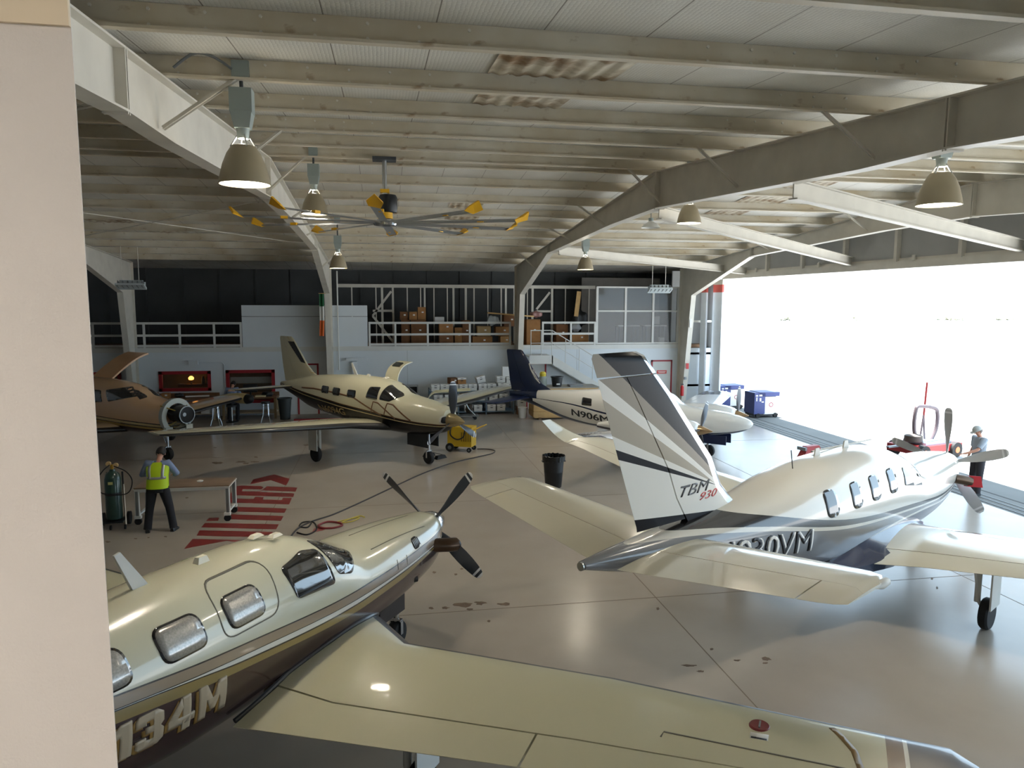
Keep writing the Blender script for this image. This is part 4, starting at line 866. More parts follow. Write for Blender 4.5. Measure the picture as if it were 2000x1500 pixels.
MB().lathe([(.24, -.285), (.265, -.285), (.265, -.26), (.24, -.26), (.24, -.285)], (0, 0, 1.48), 'X', 28, cap=False).build('gearbox_flange', ALU, en); MB().lathe([(.02, -.25), (.06, -.25), (.06, -.27), (.02, -.27)], (0, -.1, 1.5), 'X', 12).build('shaft_boss', ALU, en)
for a in ((-.9, -.42, 1.75, -.45, -.2, 1.6), (-.9, .42, 1.75, -.45, .2, 1.6), (-.9, -.4, 1.05, -.5, -.15, 1.3), (-.9, .4, 1.05, -.5, .15, 1.3)): MB().cyl(a[:3], a[3:], .018, n=8).build('engine_mount', M('mount_yellow', (150, 130, 60), .5), A4)
for y in (-.34, .34): MB().box((-.7, y, .98), (.12, .22, .26)).build('inlet_bracket', RING, A4)
for i, (a, b, c) in enumerate(((-.33, 1.6, -.2), (.3, 1.25, .15), (-.2, 1.15, .05))): MB().tube(smooth_path([(-.85, a, b), (-.6, a*.9, b-.1), (-.42, c, b-.05)], 5), .02, 8).build('engine_hose', BLACK, A4)
dd = MB(); rs = []
for k in range(10):
    t = k/9*1.3; y = .1+.2*k/9; yy = -.45-.95*math.sin(t)*.9; zz = 2.40+.62*(1-math.cos(t))*1.0+.25*k/9
    yy = .22+1.35*k/9; zz = 2.30+.80*math.sin(k/9*1.3); rs.append([(-4.3, yy, zz), (-5.4, yy, zz), (-5.4, yy+.02, zz-.05), (-4.3, yy+.02, zz-.05)])
dd.rings(rs).build('open_door_upper', M('door_tan', (214, 170, 130), .35), A4)
pod = MB().lathe([(.03, -.02), (.13, -.05), (.19, -.2), (.2, -.6), (.14, -1.2), (.03, -1.7)], (-3.0, 4.72, 1.20), 'X', 22).build('radar_pod', M('pod_cream', (206, 190, 140), .35), A4)
MB().lathe([(.01, .11), (.07, .09), (.15, .0), (.188, -.19)], (-3.0, 4.72, 1.20), 'X', 22).build('pod_radome', BLACK, pod)

# --- twin-engined N906MB at the right
NAVY = (22, 34, 66)
fusW = paint('white_navy_paint', (226, 226, 222), [([(-9.0, 3), (-7.85, 3), (-7.65, 1.6), (-7.3, .2), (0.1, .2)], NAVY), ([(-7.4, 1.40), (-6.0, 1.36), (-4.6, 1.18), (-3, 1.04), (-2.9, -1), (.1, -1)], NAVY), ([(-7.4, 1.385), (-6.0, 1.32), (-4.6, 1.12), (-3, .98), (-2.9, -1), (.1, -1)], (226, 226, 222)),
        ([(-7.9, 1.32), (-7.0, 1.05), (-6.0, .82), (-5.0, .72), (-3, .72), (-1.2, .82), (0, 1.06), (.1, 1.1)], NAVY), ([(-9.0, 1.62), (-7.85, 1.55), (-7.65, 0), (.1, 0)], NAVY)], rough=.18)
wingW = paint('white_navy_wing', (224, 226, 230), [([(-6, -5.1), (-1, -5.1)], NAVY)], axes=('X', 'Y'), rough=.15)
wingW2 = paint('white_navy_wing_port', NAVY, [([(-6, 5.1), (-1, 5.1)], (224, 226, 230))], axes=('X', 'Y'), rough=.15)
A5 = thing('airplane', 'white and navy twin-engine airplane N906MB parked near the open door', 'airplane', (11.04, 20.2, 0), -.77)
secs = [(.0, 1.21, 1.13, .03), (-.06, 1.27, 1.06, .1), (-.3, 1.36, .92, .24), (-.84, 1.47, .78, .39), (-1.65, 1.53, .68, .5), (-2.2, 1.60, .62, .56), (-2.65, 1.92, .6, .58), (-3.2, 2.06, .58, .6), (-4.4, 2.02, .58, .6), (-5.3, 1.88, .60, .56), (-6.4, 1.77, .72, .44), (-7.2, 1.72, .93, .3), (-8.0, 1.64, 1.16, .17), (-8.9, 1.55, 1.35, .05)]
_, bv5 = fuselage('fuselage', secs, fusW, A5)
for sd in 'RL':
    drape([(-2.28, 1.62), (-2.62, 1.86), (-2.82, 1.93), (-2.78, 1.55), (-2.4, 1.50)], bv5, 'windshield', GLASSD, A5, sd, r=.04, step=.04)
    for x in (-3.15, -3.75, -4.5): drape([(x-.24, 1.86), (x+.2, 1.86), (x+.24, 1.52), (x-.22, 1.52)], bv5, 'cabin_window', GLASSD, A5, sd, r=.07)
    drape([(-5.62, 1.62), (-5.24, 1.60), (-5.22, 1.36), (-5.62, 1.36)], bv5, 'cabin_window', GLASSD, A5, sd, r=.04)
wsW = [(.3, -2.0, 2.0, .72, .15), (1.3, -2.1, 1.75, .82, .15), (5.3, -2.35, 1.25, 1.28, .13), (5.75, -2.45, 1.1, 1.33, .12), (5.95, -2.75, .7, 1.36, .07)]
for s in (1, -1):
    wm = wingW if s < 0 else wingW2
    surface('wing', wsW, s, [wm, wm], A5, f1=.745); surface('flap', wsW, s, [wm], A5, f0=.755, y0=.7, y1=3.3); surface('aileron', wsW, s, [wm], A5, f0=.755, y0=3.32, y1=5.2); surface('wing_tip', wsW, s, [wm], A5, f0=.747, y0=5.22, y1=5.95)
    nac = MB(); NX = [(-1.05, 1.30, .98, .2), (-1.2, 1.38, .88, .33), (-1.7, 1.44, .78, .42), (-2.6, 1.42, .76, .44), (-3.5, 1.25, .82, .36), (-4.3, 1.08, .9, .16)]
    rs = []
    for x in np.linspace(-4.3, -1.05, 30):
        zt, zb, w_ = (float(pchip([q[0] for q in NX[::-1]], [q[k] for q in NX[::-1]], x)) for k in (1, 2, 3)); zm = (zt+zb)/2
        rs.append([(x, s*1.78+w_*math.copysign(abs(math.cos(t))**.85, math.cos(t)), zm+(zt-zb)/2*math.copysign(abs(math.sin(t))**.85, math.sin(t))) for t in [2*PI*i/28 for i in range(28)]])
    nac.rings(rs).build('engine_nacelle', paint('nacelle_paint', (222, 222, 220), [([(-5, 1.0), (0, .92)], NAVY)]), A5, sharp=60)
    MB().lathe([(.01, .36), (.05, .27), (.12, .08), (.165, -.08)], (-1.0, s*1.78, 1.15), 'X', 24).build('spinner', M('spinner_gold', (176, 150, 118), .2, .8), A5)
    for k in range(3): blade(A5, (-1.0, s*1.78, 1.15), .95, (.6 if s < 0 else .1)+k*2*PI/3, [M('twin_blade', (90, 92, 96), .3, .4), PROPT], .17)
    gear(A5, -3.6, 1.69*s, .8, .22, WHITE)
gear(A5, -1.35, 0, .75, .2, WHITE, door=False, nose=True)
for s in (-1, 1): MB().bx((-2.05, s*.24-.01, .48), (-.72, s*.24+.01, .76)).build('nose_gear_door', M('navy_door', NAVY, .3), A5)
for s in (1, -1):
    surface('tailplane', [(.1, -7.95, .9, 1.38, .1), (2.0, -8.1, .62, 1.38, .09), (2.1, -8.2, .45, 1.38, .05)], s, [M('navy_tail', NAVY, .3)], A5, f1=.6); surface('elevator', [(.1, -7.95, .9, 1.38, .1), (2.0, -8.1, .62, 1.38, .09), (2.1, -8.2, .45, 1.38, .05)], s, [M('navy_tail', NAVY, .3)], A5, f0=.61)
finW = M('navy_fin', NAVY, .3, coat=.5)
fsW = [(1.5, -6.75, 2.1, 0, .05), (1.72, -7.15, 1.72, 0, .06), (1.9, -7.52, 1.40, 0, .09), (3.05, -8.36, .72, 0, .09), (3.10, -8.45, .6, 0, .05)]
_, fb5 = surface('fin', fsW, 1, [finW], A5, f1=.6, vert=True); surface('rudder', fsW, 1, [finW], A5, f0=.61, vert=True, y0=1.6, y1=3.10)
drape_text('N906MB', -6.04, .962, .32, bv5, 'registration_letters', M('black_letter', (26, 28, 34), .3), A5, slope=-.085, width=1.75, off=.007)
drape_text('N906MB', -6.02, .96, .32, bv5, 'registration_letters', M('black_letter', (26, 28, 34), .3), A5, slope=-.085, width=1.75)
for w, pts in ((.05, [(-8.08, 2.62), (-7.98, 2.38), (-7.80, 2.1), (-7.6, 1.92)]), (.03, [(-7.96, 2.5), (-7.88, 2.3), (-7.72, 2.08), (-7.5, 1.94)])): drape_line(pts, w, fb5, 'fin_swoosh', M('silver_swoosh', (186, 184, 180), .3), A5)
# ================================================================== FIXTURES
LBOX = M('ballast_grey', (142, 152, 148), .45, .2); SHADE_O = M('lamp_shade', (150, 138, 112), .45, var=.08); SHADE_I = M('reflector_white', (235, 235, 228), .4, emit=(255, 244, 224), es=5)
BULB = M('lamp_bulb', (255, 255, 255), .3, emit=(255, 246, 228), es=40)
def highbay(loc, label, ztop, on=True):
    t = thing('high_bay_lamp', label, 'lamp', loc, group='bell shaped high bay lamps'); H = ztop-loc[2]
    MB().box((0, .02, H+.03), (.17, .14, .17)).build('junction_box', LBOX, t); MB().cyl((0, 0, .95), (0, 0, H), .02, n=8).build('stem', M('dark_stem', (50, 54, 54), .5), t)
    b = MB(); b.box((0, 0, .83), (.22, .19, .24)); b.box((0, 0, .64), (.15, .14, .16), tap=1.42); b.build('ballast_housing', LBOX, t)
    MB().cyl((0, 0, .46), (0, 0, .57), .055, .07, n=12).build('socket', LBOX, t)
    for a in range(4): MB().cyl((.05*math.cos(a*PI/2+.4), .05*math.sin(a*PI/2+.4), .5), (.13*math.cos(a*PI/2+.4), .13*math.sin(a*PI/2+.4), .37), .009, n=6).build('yoke_wire', ALU, t)
    MB().lathe([(.10, .39), (.12, .385), (.17, .31), (.215, .2), (.245, .08), (.26, .0), (.252, .0), (.238, .08), (.208, .2), (.163, .30), (.115, .37), (.10, .378)], n=32, cap=False).build('shade', SHADE_O, t)
    MB().lathe([(.02, .30), (.17, .27), (.205, .18), (.236, .06), (.246, .012)], n=32, cap=False).build('reflector', SHADE_I, t)
    MB().lathe([(.02, .34), (.05, .30), (.06, .2), (.04, .12), (.01, .1)], n=14).build('bulb', BULB, t)
    if on:
        l = bpy.data.lights.new('lamp_light', 'AREA'); l.shape = 'DISK'; l.size = .44; l.energy = LAMP_W; l.color = (1, .90, .74); l.spread = math.radians(150)
        lo = bpy.data.objects.new('lamp_light', l); COL.objects.link(lo); lo.parent = t; lo.location = (0, 0, .02)
        u = bpy.data.lights.new('lamp_spill', 'POINT'); u.energy = LAMP_W*.16; u.color = (1, .92, .78); u.shadow_soft_size = .04
        uo = bpy.data.objects.new('lamp_spill', u); COL.objects.link(uo); uo.parent = t; uo.location = (0, -.02, .44)
    return t
for x, y, z, lab in ((-1.38, 8.1, 6.08, 'large bell lamp with grey ballast box nearest the viewer, upper left'), (-1.27, 15.0, 6.56, 'bell lamp hanging beside the ceiling fan'), (-1.26, 22.4, 5.82, 'small distant bell lamp in front of the left roof frame'),
                     (6.78, 8.1, 6.08, 'large bell lamp hanging at upper right near the door'), (6.52, 15.0, 6.55, 'bell lamp hanging just behind the right roof frame'), (6.32, 22.4, 5.86, 'small distant bell lamp below the right roof frame')):
    highbay((x, y, z), lab, zr(y)+.08)
cd = MB(); cd.tube(smooth_path([(-2.0, 8.0, 7.18), (-1.8, 7.98, 7.32), (-1.62, 7.98, 7.30), (-1.45, 8.0, 7.2)], 6), .014, 6); tag(cd.build('lamp_cable', GREYM), 'grey cable arching to the nearest bell lamp', 'cable')
# flat dome lamp behind the frame
fl = thing('dome_lamp', 'pale shallow dome lamp hanging behind the right roof frame', 'lamp', tuple(at(1271, 445, Y=19.0)))
MB().cyl((0, 0, .2), (0, 0, 1.0), .012, n=8).build('stem', GREYM, fl); MB().lathe([(.05, .22), (.07, .16), (.2, .08), (.26, .0), (.25, .0), (.19, .07), (.06, .14)], n=28, cap=False).build('shade', WHITE, fl); MB().lathe([(.06, .16), (.07, .25), (.03, .27)]).build('cap', LBOX, fl)
# ceiling fan
YEL = M('fan_yellow', (232, 176, 30), .4); fan = thing('ceiling_fan', 'large ten-blade ceiling fan with yellow blade tips', 'fan', (.09, 15.0, 6.42))
hz = zr(15.0)-6.42
MB().box((0, 0, hz+.02), (.46, .3, .06)).build('mount_plate', M('mount_dark', (60, 64, 68), .5), fan); MB().cyl((0, 0, .45), (0, 0, hz), .045, n=12).build('drop_tube', ALU, fan)
MB().box((0, 0, .62), (.18, .14, .07)).build('yoke', YEL, fan); MB().lathe([(.05, .2), (.17, .22), (.19, .3), (.19, .5), (.16, .56), (.05, .57)], (.06, .1, 0), n=24).build('motor_cover', BLACK, fan)
MB().lathe([(.05, .08), (.15, .08), (.15, .2), (.05, .21)], n=22).build('gearbox', YEL, fan); MB().lathe([(.03, -.05), (.22, -.05), (.24, .0), (.22, .06), (.03, .07)], n=28).build('hub', CHROME, fan)
FB = M('fan_blade', (150, 154, 158), .3, .6)
for k in range(10):
    a = math.radians(-94+36*k); c, s = math.cos(a), math.sin(a)
    def rot(p): return (p[0]*c-p[1]*s, p[0]*s+p[1]*c, p[2])
    rs = []
    for r in np.linspace(.2, 2.68, 6):
        rs.append([rot((r, -.085, .012)), rot((r, -.03, .03)), rot((r, .05, .01)), rot((r, .085, -.022)), rot((r, .03, -.004)), rot((r, -.05, .004))])
    bl = MB().rings(rs).build('fan_blade', FB, fan)
    MB().add([rot(p) for p in ((2.66, -.10, -.0), (2.66, .10, -.04), (2.86, .16, .02), (2.92, .02, .16), (2.84, -.12, .06), (2.70, -.10, .03), (2.70, .10, -.01), (2.84, .15, .05), (2.88, .02, .17), (2.82, -.11, .08))],
             [(0, 1, 2, 3, 4), (9, 8, 7, 6, 5), (0, 5, 6, 1), (1, 6, 7, 2), (2, 7, 8, 3), (3, 8, 9, 4), (4, 9, 5, 0)]).build('winglet', YEL, bl)
    MB().box((0, 0, 0), (.13, .09, .05)).build('blade_clip', YEL, bl, loc=rot((1.95, .06, .01)), rz=a)
# gas heaters
def heater(p, rz, label, rod):
    t = thing('gas_heater', label, 'heater', p, rz); Hm = M('heater_pale', (186, 196, 198), .45)
    MB().box((0, .08, .26), (.72, .2, .12)).build('burner_box', Hm, t); MB().box((0, 0, .1), (.95, .34, .07), rx=-.5).build('lower_reflector', Hm, t); MB().box((0, .14, .16), (.86, .1, .2)).build('back_plate', Hm, t)
    for k in range(6): MB().box((-.4+k*.16, -.02, .17), (.02, .22, .2), rx=-.4).build('louvre', GREYM, t)
    for k in range(5): MB().box((-.32+k*.16, .06, .17), (.11, .03, .15)).build('ceramic_plaque', M('plaque', (206, 196, 184), .8), t)
    for x in (-.3, .25): MB().cyl((x, .08, .3), (x, .08, rod), .012, n=6).build('hanger', STEEL, t)
heater(tuple(at(1289, 572, Y=27.6)), 0, 'pale louvred gas heater hanging in front of the glazed gallery room', zr(27.6)+.21-at(1289, 572, Y=27.6).z)
heater(tuple(at(256, 565, Y=27.6)), 0, 'dark louvred gas heater hanging by the far left column', zr(27.6)+.21-at(256, 565, Y=27.6).z)
# tension rods under the left bay roof
for i, (a, b) in enumerate((((-9.9, 25.3, 6.7), (-2.25, 17.5, 7.2)), ((-9.9, 17.5, 7.2), (-2.25, 25.3, 6.7)), ((-9.9, 15.2, 7.3), (-2.25, 8, 6.9)))):
    MB().cyl(a, b, .012, n=6).build('tie_rod', STEEL, ceiling)
# pipes, signs and boxes on walls and columns
def wallbox(name, label, cat, c, d, m): return tag(MB().box(c, d).build(name, m), label, cat)
tag(MB().cyl((-1.86, 31.9, 1.9), (-1.86, 31.9, 6.1), .03, n=8).build('conduit_pipe', WHITE), 'white vertical conduit pipe beside the left roof frame column', 'pipe')
e = thing('electrical_panel', 'pale electrical panel on rear wall behind N6094G', 'panel', (-1.2, 31.88, .6)); MB().box((0, 0, .5), (.42, .2, .6)).build('cabinet', WALLP, e); MB().box((0, -.01, 1.25), (.2, .16, .8)).build('riser_box', WALLP, e); MB().box((.1, 0, 1.75), (.9, .1, .12)).build('wireway', WALLP, e)
e = thing('wall_light', 'pale box light with conduit on rear wall above the red-framed window', 'light', (-7.75, 31.93, 2.22)); MB().box((0, 0, .06), (.38, .12, .16)).build('housing', WALLP, e); MB().tube([(.19, .04, .06), (1.1, .04, .06), (1.2, .04, -.04), (1.2, .04, -1.0)], .015, 6).build('conduit', WALLP, e)
e = thing('fire_extinguisher', 'red fire extinguisher on the rear column by the open door', 'extinguisher', (13.5, 31.25, .55)); MB().lathe([(.03, .0), (.08, .02), (.08, .42), (.03, .5)], n=16).build('cylinder', M('ext_red', (190, 30, 34), .35), e); MB().box((0, 0, .54), (.12, .03, .05)).build('handle', BLACK, e)
wallbox('column_sign', 'small red and white sign on the rear column by the door', 'sign', (13.62, 31.02, 1.95), (.13, .015, .26), M('sign_red', (190, 50, 50), .5))
wallbox('column_switch', 'grey switch box on the rear column by the door', 'switch', (13.60, 31.17, 1.38), (.1, .06, .12), GREYM); wallbox('column_notice', 'white notice on rear column above red sign', 'notice', (13.62, 30.80, 3.9), (.1, .012, .4), PAPER)
# tricolour flag against the left column
fg = thing('flag', 'green, white and orange flag hanging by the left roof frame column', 'flag', (-2.40, 30.55, 0))
for nm, c, z0, z1 in (('green_stripe', (30, 92, 54), 4.62, 5.12), ('white_stripe', (206, 204, 196), 4.05, 4.62), ('orange_stripe', (206, 96, 36), 3.42, 4.05)):
    pts = [(-.10+.045*k, .03*math.sin(k*1.6)) for k in range(5)]; b = MB(); b.rings([[(x+dx, y, z) for x, y in pts] + [(x+dx, y+.006, z) for x, y in pts[::-1]] for z, dx in ((z0, -.03 if z0 < 3.6 else 0), (z1, 0))]); b.build(nm, M(nm, c, .8), fg)

MB().cyl((-.12, .02, 5.14), (.22, .12, 5.14), .012, n=8).build('flag_pole', WOOD, fg)
# ================================================================== GALLERY STORAGE
def carton(name, label, cat, x, y, z, w, d, h, m, rz=0, lid=None, group=None):
    t = thing(name, label, cat, (x, y, z), rz, group); MB().box((0, 0, h/2), (w, d, h)).build('carton', m, t)
    if lid: MB().box((0, 0, h-.03), (w+.02, d+.02, .07)).build('lid', lid, t); MB().box((0, -d/2-.002, h*.55), (w*.3, .006, .03)).build('hand_hole', BLACK, t); MB().box((0, -d/2-.012, h-.035), (w*.32, .006, .018)).build('lid_mark', BLACK, t)
    else: MB().box((0, -d/2-.001, h*.97), (w*.98, .004, .01)).build('flap_seam', CARD2, t); MB().box((w*.1, -d/2-.002, h*.6), (.09, .004, .06)).build('shipping_label', PAPER, t)
    return t
def gbox(px0, px1, y0, y1, m, label, Y=32.7, d=.6):
    a = at(px0, y1, Y=Y); b = at(px1, y0, Y=Y); z0 = max(2.86, a.z) if y1 > 660 else a.z
    carton('cardboard_box', label, 'box', (a.x+b.x)/2, Y+d/2, z0, b.x-a.x-.02, d, b.z-z0, m)
gbox(803, 833, 625, 679, CARD2, 'dim brown box behind the gallery rail near the first post', 33.0); gbox(784, 801, 625, 679, CARD2, 'narrow dim box beside the gallery K brace', 33.1)
gbox(781, 797, 609, 624.5, CARD2, 'shadowed small box on top, left of three on the gallery', 33.1); gbox(799, 815, 609, 624.5, CARD, 'small middle box of three above the gallery rail', 33.0); gbox(816, 832, 600, 624.5, CARD, 'tall orange-brown box, right of three above the gallery rail', 33.0)
gbox(858, 886, 651, 679, CARD2, 'wide brown box low behind the gallery rail, right of the double post', 32.5); gbox(858, 885, 630, 650.5, CARD, 'orange-brown box on the wide brown box on the gallery', 32.5); gbox(888, 903, 640, 679, CARD, 'small tan box with a white label on the gallery', 32.55); gbox(903, 919, 626, 679, CARD2, 'dark brown box left of the third gallery post', 32.6)
gbox(923, 962, 657, 679, CARD, 'long brown box on the deck right of the third gallery post', 32.45); gbox(932, 959, 637, 656.5, M('tan_carton', (176, 148, 104), .85, var=.15), 'pale tan slumped box stacked on the long brown box', 32.45, .5); gbox(968, 998, 638, 656, CARD, 'orange-brown box with two labels near the gallery column', 32.5); gbox(977, 999, 656.5, 679, M('tan_carton2', (190, 148, 96), .85, var=.15), 'tan box on the deck next to the gallery column', 32.5)
gbox(984, 1011, 615, 637.5, CARD2, 'brown box stacked high left of the right roof frame column', 32.5); gbox(1028, 1056, 624, 679, CARD, 'tall brown carton right of the roof frame column on the gallery', 32.4); gbox(1086, 1110, 634, 672, CARD2, 'dark carton behind the stair-head rail', 33.0); gbox(1117, 1150, 650, 672, CARD, 'brown carton below a helmet-like bundle behind stair-head rail', 32.6)
p = at(905, 618, Y=33.2); tag(MB().box((p.x-1.1, 33.2, 3.98), (.42, .4, .3)).build('storage_tub', PAPER), 'pale tub on the gallery above the boxes', 'tub')
a, b = at(952, 611, Y=32.35), at(1042, 618, Y=32.35); tag(MB().bar(a, b, .25, .06).build('wooden_plank', WOOD), 'long wooden plank lying on gallery boxes behind the column', 'plank')
a, b = at(1125, 618, Y=33.0), at(1131, 569, Y=33.0); tag(MB().bar(a, b, .2, .05).build('wooden_board', WOOD), 'upright wooden board leaning behind the stair-head rail', 'board')
def blob(name, label, cat, c, r, m, seed=0, sq=(1, 1, 1)):
    rnd = random.Random(seed); bm = bmesh.new(); bmesh.ops.create_icosphere(bm, subdivisions=3, radius=1)
    for v in bm.verts:
        k = 1+.22*math.sin(v.co.x*5+seed)*math.cos(v.co.y*4+seed*2)+.1*math.sin(v.co.z*7+seed); v.co = Vector((v.co.x*sq[0], v.co.y*sq[1], v.co.z*sq[2]))*r*k
    me = bpy.data.meshes.new(name); bm.to_mesh(me); bm.free(); me.materials.append(m); me.polygons.foreach_set('use_smooth', [True]*len(me.polygons)); o = bpy.data.objects.new(name, me); COL.objects.link(o); o.location = c
    return tag(o, label, cat)
blob('plastic_sheet', 'crumpled grey plastic sheet hanging over the gallery rail', 'sheet', at(962, 626, Y=32.15), .26, M('plastic_grey', (168, 172, 172), .3), 3, (1, .35, .8)); blob('plastic_bag', 'pinkish plastic bag on the tall carton by the column', 'bag', at(1047, 614, Y=32.6), .28, M('plastic_pink', (150, 110, 104), .4), 5, (1, .7, .55)); blob('cloth_bundle', 'grey rounded bundle behind the stair-head rail', 'bundle', at(1124, 640, Y=32.8), .24, M('bundle_grey', (150, 152, 154), .6), 9, (1, .8, .8)); blob('dark_bag', 'black bag piled behind the stair-head rail', 'bag', at(1132, 622, Y=33.3), .42, BLACK, 11, (.9, .7, 1))
# things inside the glazed room
for i, (x, z, lab) in enumerate(((11.6, 3.72, 'left work table seen through the gallery glazing'), (12.95, 3.72, 'right work table seen through the gallery glazing'))):
    t = thing('work_table', lab, 'table', (x, 33.6, 2.86)); MB().box((0, 0, .84), (1.1, .6, .05)).build('tabletop', PAPER, t)
    for q in (-.45, .45):
        for w in (-.25, .25): MB().box((q, w, .41), (.05, .05, .82)).build('leg', GREYM, t)
carton('white_bin', 'white bin on the floor behind the gallery glazing', 'bin', 12.95, 32.6, 2.86, .24, .24, .32, PAPER); carton('wall_cabinet', 'pale cabinet at the right end behind the gallery glazing', 'cabinet', 13.2, 34.0, 3.75, .3, .3, .4, PAPER)

# ================================================================== BACK OF THE HANGAR FLOOR
# shelving with file boxes
rk = thing('shelf_rack', 'blue-grey metal shelf rack loaded with white file boxes', 'shelf', (0, 0, 0)); RK = M('rack_blue', (104, 124, 140), .45, .3)
for x in (1.95, 3.15, 4.35, 5.55):
    for y in (30.75, 31.65): MB().box((x, y, .55), (.05, .05, 1.1)).build('upright', RK, rk)
for z in (.12, .58, 1.02): MB().box((3.75, 31.2, z), (3.65, .95, .04)).build('shelf', RK, rk)
FB1 = M('file_box', (206, 206, 202), .75, var=.06)
rows = [(.14, [2.15, 2.55, 2.98, 3.6, 4.0, 4.6, 5.0], 'bottom shelf'), (.60, [2.3, 2.75, 3.45, 3.85, 4.25, 4.68, 5.1], 'middle shelf'), (1.04, [2.18, 2.58, 3.0, 3.38, 3.78, 4.2, 4.6, 5.05, 5.4], 'top shelf')]
for z, xs, nm in rows:
    for i, x in enumerate(xs): carton('file_box', 'white file box, %s from left on the %s of the rear rack' % (ORD[i], nm), 'box', x, 30.98+random.uniform(-.04, .04), z, .35, .42, .27 if i != 7 else .3, FB1, random.uniform(-.08, .08), PAPER)
for i, (x, z, rz, lab, m) in enumerate(((2.95, 1.32, .3, 'brown carton heaped on the rack above the file boxes', CARD2), (3.3, 1.32, .1, 'tan carton with a white lid heaped on the rack', CARD), (5.02, 1.36, 0, 'white file box on the second tier at the right end of the rack', FB1), (5.43, 1.33, 0, 'white file box topmost at right end of the rack', FB1))): carton('file_box', lab, 'box', x, 31.05, z, .36, .4, .26, m, rz, PAPER if i > 0 else None)
t = carton('file_box', 'tilted open white file box on top of the rack', 'box', 4.15, 31.0, 1.34, .36, .42, .26, FB1, .1, PAPER); t.rotation_euler = (0, -.22, .1); t.location.z = 1.38
tag(MB().box((5.25, 31.1, 1.82), (.3, .3, .42)).build('white_container', PAPER), 'tall white container on top of the file boxes by the navy tail', 'container')
for i, (x, z, lab, m) in enumerate(((5.85, 0, 'brown carton on the floor at the right end of the rack', CARD2), (5.85, .36, 'white file box on the floor stack right of the rack', FB1), (5.8, .68, 'upper brown carton of the floor stack by the navy tail', CARD))): carton('file_box', lab, 'box', x, 30.6, z, .38, .42, .34 if i == 0 else .3, m, 0, PAPER if i == 1 else None)
t = thing('white_bucket', 'white bucket on the floor under the navy tail', 'bucket', (5.72, 29.6, 0)); MB().lathe([(.15, 0), (.19, .42), (.20, .42), (.20, .45), (.17, .45)], n=20).build('pail', PAPER, t); MB().tube([(.19*math.cos(a), .02, .40-.2*math.sin(a)) for a in np.linspace(0, PI, 9)], .006, 6).build('bail', ALU, t)
t = thing('mechanic_creeper', 'low steel dolly with hoop handle in front of the rack', 'dolly', (3.1, 29.6, 0)); MB().box((0, 0, .16), (1.5, .5, .04)).build('deck', ALU, t); MB().tube(smooth_path([(-.5, -.2, .18), (-.45, -.2, .75), (.1, -.2, .8), (.35, -.2, .45), (.6, -.2, .2)], 5), .02, 8).build('hoop', ALU, t)
for x in (-.6, .6):
    for y in (-.2, .2): MB().cyl((x, y-.02, .07), (x, y+.02, .07), .07).build('caster', RUBBER, t)
blob('dark_sack', 'dark brown sack on the steel dolly before the rack', 'sack', (3.5, 29.74, .40), .2, M('sack', (66, 56, 46), .9), 2, (.8, .7, .9))
# crate and what stands on it
t = thing('plywood_crate', 'long plywood crate behind the twin-engine airplane', 'crate', (7.45, 29.5, 0))
for i, z in enumerate((.1, .34, .58, .82, 1.06)): MB().box((0, -.5, z+.12), (2.75, .03, .225)).build('plank', WOOD, t); MB().box((-1.37, 0, z+.12), (.03, 1.0, .225)).build('plank', WOOD, t)
MB().box((0, 0, .66), (2.68, .96, 1.2)).build('core', WOOD, t); MB().box((0, 0, 1.31), (2.8, 1.05, .05)).build('lid', M('crate_lid', (150, 146, 136), .6), t)
for x in (-1.1, 1.1): MB().box((x, 0, .04), (.12, 1.0, .08)).build('skid', BROWNW, t)
t = thing('black_tub', 'black plastic tub standing on the plywood crate', 'tub', (7.12, 29.3, 1.335)); MB().lathe([(.19, 0), (.24, .38), (.27, .38), (.27, .42), (.22, .42), (.18, .05)], n=28, cap=False).build('tub', BLACK, t); MB().lathe([(.01, .02), (.18, .04)], n=28).build('base', BLACK, t); MB().box((0, -.225, .12), (.14, .02, .05)).build('sticker', PAPER, t)
t = thing('drinks_cooler', 'grey drum with yellow top on the plywood crate', 'cooler', (6.55, 29.45, 1.335)); MB().lathe([(.15, 0), (.17, .04), (.17, .36), (.13, .42)], n=24).build('drum', M('cooler_grey', (150, 158, 152), .5), t); MB().lathe([(.13, .42), (.13, .5), (.14, .52), (.1, .6), (.02, .62)], n=24).build('lid', M('cooler_yellow', (206, 186, 60), .5), t)
tag(MB().box((7.9, 29.3, 1.37), (.55, .5, .06)).build('tray', GREYM), 'flat grey tray on the plywood crate beside the black tub', 'tray')

# workbenches, stools, bins on the far left
def bench(x0, x1, label, y0=30.95, y1=31.85, h=.9):
    t = thing('workbench', label, 'workbench'); MB().bx((x0, y0, h-.06), (x1, y1, h)).build('worktop', BROWNW, t); MB().bx((x0+.05, y0+.1, .22), (x1-.05, y1, .26)).build('lower_shelf', M('shelf_board', (176, 160, 132), .6), t)
    for x in (x0+.06, x1-.06):
        for y in (y0+.06, y1-.06): MB().bx((x-.05, y-.05, 0), (x+.05, y+.05, h-.06)).build('leg', M('bench_leg', (170, 150, 116), .6), t)
    MB().bx((x0, y1-.03, h), (x1, y1, h+.12)).build('back_strip', BROWNW, t)
bench(-9.4, -6.75, 'long brown workbench below the red-framed window at left'); bench(-6.5, -4.35, 'computer workbench below the curtained red-framed window')
carton('parts_box', 'white carton on the lower shelf of the long brown workbench', 'box', -7.15, 31.2, .26, .34, .4, .3, FB1); carton('cardboard_box', 'small tan carton on the long brown workbench', 'box', -8.7, 31.3, .9, .3, .25, .2, CARD); carton('cardboard_box', 'dark carton at the left end of the long brown workbench', 'box', -9.15, 31.4, .9, .24, .25, .22, CARD2)
